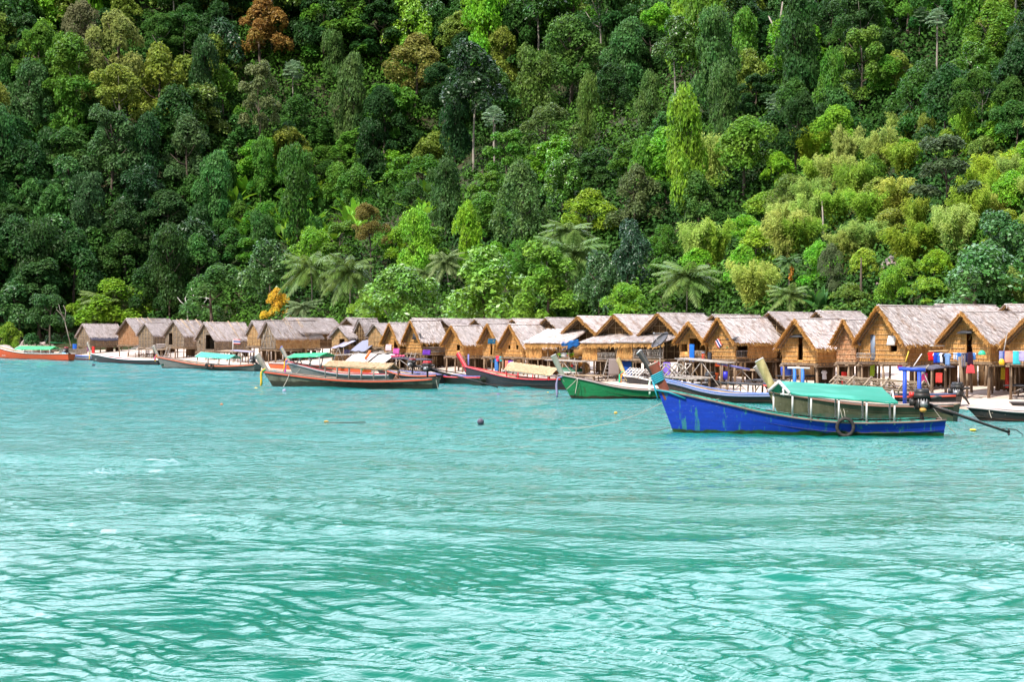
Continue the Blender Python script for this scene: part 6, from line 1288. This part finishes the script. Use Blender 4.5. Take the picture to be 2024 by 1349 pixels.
# bamboo and light scrub on the lower right slope
def bam_zone(x, y): return x > 1330+max(0, (300-y))*3.2 and y > 330-(x-1330)*.12 and y < 600
done = [(t[0], t[1]+t[3]*.3, t[2]) for t in TREES]; FEAT = [t[:4] for t in TREES if t[4] and t[2] < 170]
cnt = 0
for x in range(1370, 2090, 58):
    for y in range(262, 600, 46):
        px, py = x+R.uniform(-24,24), y+R.uniform(-18,18)
        if not bam_zone(px, py) or any(abs(px-q[0]) < q[2]*.42 and abs(py-q[1]) < q[2]*.42 for q in done): continue
        u = R.random(); w = R.uniform(70, 105)
        if u < .62: auto('bamboo', px, py-28, w*1.05, R.uniform(90,145), R.choice([PY, YG, PY, YG]), 8)
        elif u < .90: auto(R.choice(['dome','umbrella','dome','dome']), px, py, w, R.uniform(50,80), R.choice([YG, YG, BR, LM, OL]), 10)
        else: auto('dome', px, py-14, w*.9, 84, R.choice([MD, BR]), 14)
# banana plants of the lower middle
for i in range(78):
    if i < 62: px, py = R.uniform(455, 860), R.uniform(372, 500)-0
    elif i < 73: px, py = 1478+R.uniform(0, 170), R.uniform(600, 622)
    else: px, py = R.choice([(62,560),(845,360),(1345,395),(1140,385)]); px += R.uniform(-14,14)
    if any(abs(px-q[0]) < q[2]*.3 and abs(py-q[1]) < q[2]*.3 for q in done): continue
    auto('banana', px, py-22, R.uniform(50,74), R.uniform(44,64), R.choice([BR, LM, MD, BG]), 4)
# the forest itself
rows = []
y = -52
while y < 640:
    st = 54 if y < 330 else 50; x = -70+R.uniform(0, 40)
    while x < 2100:
        rows.append((x+R.uniform(-20,20), y+R.uniform(-17,17), R.uniform(80, 140))); x += st*R.uniform(.85, 1.3)
    y += 42 if y < 330 else 38
n_tree = sum(1 for t in TREES)
rows.sort(key=lambda q: -q[2]*(1 if q[1] > -20 else .1))         # the largest in view are trees of their own
made = 0; MASS = []
for px, py, w in rows:
    if bam_zone(px, py-30) and py > 300: continue
    if any(abs(px-q[0]) < q[2]*.46 and abs(py-q[1]-10) < q[2]*.42 for q in done): continue
    if py > 560 and 1440 < px < 1850: continue
    if 455 < px < 870 and 360 < py < 500 and R.random() < .7: continue
    if py > 600 and px > 140: continue
    if made > 330: break
    u = R.random(); h = w*R.uniform(.8, 1.2)
    left = px < 560; upper = py < 300
    if 430 < px < 1340 and 330 < py < 560:
        k = R.choice(['dome','dome','column','umbrella','glossy','layer']); col = R.choice([BR, MD, MD, MD, MD, DK]); w *= .8; h *= .72
    elif left and not upper: k = R.choice(['dome','column','layer','glossy','dome']); col = R.choice([VD, VD, DK, BG, VD])  # deep shade of the low slope put into darker leaf colours
    elif px > 1340 and not upper: k = R.choice(['dome','column','layer']); col = R.choice([MD, BR, YG])
    else:
        k = R.choice(['dome','dome','dome','column','layer','airy','umbrella','glossy']); col = R.choice([DK, VD, DK, MD, BG, OL, BR if u < .5 else MD, VD])
    if k == 'column': h = w*R.uniform(1.1, 1.9); w *= .78
    if k == 'umbrella': h *= .75
    ccy = py-h*.25; hide = 0
    for q in FEAT:                                               # keep the singled-out trees in view
        ox = min(px+w/2, q[0]+q[2]/2)-max(px-w/2, q[0]-q[2]/2); oy = min(ccy+h/2, q[1]+q[3]/2)-max(ccy-h/2, q[1]-q[3]/2)
        if ox > 0 and oy > 0 and ccy > q[1]-q[3]*.35: hide = max(hide, ox*oy/(q[2]*q[3]))
    if hide > .25: continue
    if made >= 228: MASS.append((k, px, ccy, w, h, col)); made += 1; continue
    bare = upper and k != 'column' and R.random() < .22
    auto(k, px, ccy-(h*.3 if bare else 0), w, h*(.8 if bare else 1), col, h*(.75 if bare else .22), trunk='pale' if bare else None); made += 1
# the smallest crowns past those: one mass of forest
def forest_mass():
    cols = sorted({q[5] for q in MASS}); mb = MB(); mats = []; rng = np.random.default_rng(8)
    for c in cols:
        m = MAT['leaf'].copy(); oi = [n for n in m.node_tree.nodes if n.type == 'OBJECT_INFO'][0]; to = oi.outputs['Color'].links[0].to_socket
        rgb = nd(m.node_tree, 'ShaderNodeRGB'); rgb.outputs[0].default_value = (*c, 1); m.node_tree.links.new(rgb.outputs[0], to); mats.append(m)
    for k, px, cy, w, h, c in MASS:
        me = PROT['%s%d' % (k, R.randrange(NV[k]))]; v = np.empty(len(me.vertices)*3, np.float32); me.vertices.foreach_get('co', v); v = v.reshape(-1, 4, 3)
        v = v[rng.random(len(v)) < .4]; ctr = v.mean(1, keepdims=True); v = ctr+(v-ctr)*1.5
        d = ground_hit(px, cy+h*.72); s = F/d; p = at(px, cy, d); W = w/s; H = h/s; a = R.uniform(0, 6.28); rot = np.array([[math.cos(a), -math.sin(a), 0], [math.sin(a), math.cos(a), 0], [0, 0, 1]])
        v = (v.reshape(-1, 3)@rot.T*np.array([W, W, H])+np.array([p.x, p.y, p.z-H/2])).reshape(-1, 4, 3); mb.quads(v, cols.index(c))
    o = mb.build('forest_mass', mats); o['kind'] = 'stuff'
forest_mass()
# ground cover between the trees: one tangled mass
def undergrowth():
    rng = np.random.default_rng(3); C = []; N_ = []; Ls = []; n = 0
    while n < 9500:
        px, py = rng.uniform(-160, 2190), rng.uniform(-70, 662)
        d = ground_hit(px, py)
        if d > 630: continue
        p = at(px, py, d)
        if inland(p.x, p.y) < 11 and p.y < 255 and p.x > -66: continue
        if p.y < 255 and p.z < .9: continue
        if p.z < .3: continue
        n += 1; r = rng.uniform(1.1, 3.1)*(d/200)**.6; m = 66; dd = unit(rng.normal(0, 1, (m, 3))); dd[:, 2] = np.abs(dd[:, 2])
        r = min(r, 1.2) if inland(p.x, p.y) < 16 else r
        C.append(np.array([p.x, p.y, terrain(p.x, p.y)-.2])+dd*np.array([r, r, r*rng.uniform(.7, 1.5)])*rng.uniform(.6, 1.05, (m, 1))); N_.append(unit(dd+rng.normal(0, .5, (m, 3)))); Ls.append(np.full(m, .30*(d/200)**.7))
    C = np.concatenate(C); N_ = np.concatenate(N_); L_ = np.concatenate(Ls)
    o = MB().quads(leaf_quads(C, N_, L_, L_*.55, rng)).build('undergrowth', MAT['undergrowth']); o['kind'] = 'stuff'
m, nt, b, out = newmat('undergrowth'); MAT['undergrowth'] = m
nA = noisetex(nt, .035, 4, off=3); g = nd(nt, 'ShaderNodeNewGeometry'); col = mixc(nt, maprange(nt, nA, .38, .62), (.018,.060,.010), (.050,.125,.012))
hs = nd(nt, 'ShaderNodeHueSaturation'); nt.links.new(col, hs.inputs['Color']); nt.links.new(maprange(nt, g.outputs['Random Per Island'], 0, 1, .55, 1.5), hs.inputs['Value']); nt.links.new(hs.outputs[0], b.inputs['Base Color']); b.inputs['Roughness'].default_value = .7; b.inputs['Specular IOR Level'].default_value = .1
undergrowth()
# ------------------------------------------------------------------ daylight and camera
SKY, CLOUD, ADDED_BANK, EXPO = .08, (8.0, 8.3, 8.8), (54, 57.5, 71), .52
SUN_EL = math.radians(54)                                     # the sun stands high behind the viewer's left shoulder
wd = bpy.data.worlds.new('World'); SC.world = wd; wd.use_nodes = True; nt = wd.node_tree; nt.nodes.clear()
sky = nd(nt, 'ShaderNodeTexSky', sky_type='NISHITA'); sky.sun_disc = False; sky.sun_elevation = SUN_EL
sd = Vector((-.62*math.cos(SUN_EL), -.785*math.cos(SUN_EL), math.sin(SUN_EL)))
sky.sun_rotation = math.atan2(sd.x, sd.y); sky.air_density = 1.0; sky.dust_density = 1.5
tc = nd(nt, 'ShaderNodeTexCoord'); cl = nd(nt, 'ShaderNodeTexNoise'); cl.inputs['Scale'].default_value = 2.2; cl.inputs['Detail'].default_value = 5
mp = nd(nt, 'ShaderNodeMapping'); mp.inputs['Scale'].default_value = (1,1,2.2); nt.links.new(tc.outputs['Generated'], mp.inputs[0]); nt.links.new(mp.outputs[0], cl.inputs['Vector'])
skc = mixc(nt, maprange(nt, cl.outputs['Fac'], .38, .60, 0, .85), sky.outputs[0], CLOUD)
sp = nd(nt, 'ShaderNodeSeparateXYZ'); nt.links.new(tc.outputs['Generated'], sp.inputs[0])         # bright cloud bank added over the hill for the sea to mirror
mu = nd(nt, 'ShaderNodeMath', operation='MULTIPLY'); nt.links.new(maprange(nt, sp.outputs[1], .0, .4), mu.inputs[0]); nt.links.new(maprange(nt, cl.outputs['Fac'], .12, .38), mu.inputs[1])
m2 = nd(nt, 'ShaderNodeMath', operation='MULTIPLY'); nt.links.new(mu.outputs[0], m2.inputs[0]); nt.links.new(maprange(nt, sp.outputs[2], .98, .62), m2.inputs[1])
skc = mixc(nt, m2.outputs[0], skc, ADDED_BANK)
bg = nd(nt, 'ShaderNodeBackground'); bg.inputs[1].default_value = SKY; nt.links.new(skc, bg.inputs[0]); wo = nd(nt, 'ShaderNodeOutputWorld'); nt.links.new(bg.outputs[0], wo.inputs[0])
li = bpy.data.lights.new('sun', 'SUN'); li.energy = 5.0; li.angle = math.radians(.53); li.color = (1, .955, .88); so = bpy.data.objects.new('sun', li); COL.objects.link(so); so.rotation_euler = (-sd).to_track_quat('-Z', 'Y').to_euler()
cam = bpy.data.cameras.new('camera'); cam.lens = F/2024*36; cam.sensor_width = 36; cam.clip_end = 3000; cam.clip_start = .5; cam.shift_y = (HY-674.5)/2024
co = bpy.data.objects.new('camera', cam); COL.objects.link(co); co.location = (0,0,CAMZ); co.rotation_euler = (math.pi/2,0,0); SC.camera = co
SC.view_settings.view_transform = 'Standard'; SC.view_settings.look = 'None'; SC.view_settings.gamma = 1; SC.view_settings.exposure = EXPO; SC.view_settings.use_curve_mapping = False
SC.cycles.max_bounces = 6; SC.cycles.diffuse_bounces = 3; SC.cycles.glossy_bounces = 3; SC.cycles.transmission_bounces = 3; SC.cycles.caustics_reflective = False; SC.cycles.caustics_refractive = False
SC.cycles.use_denoising = True; SC.cycles.sample_clamp_indirect = 6
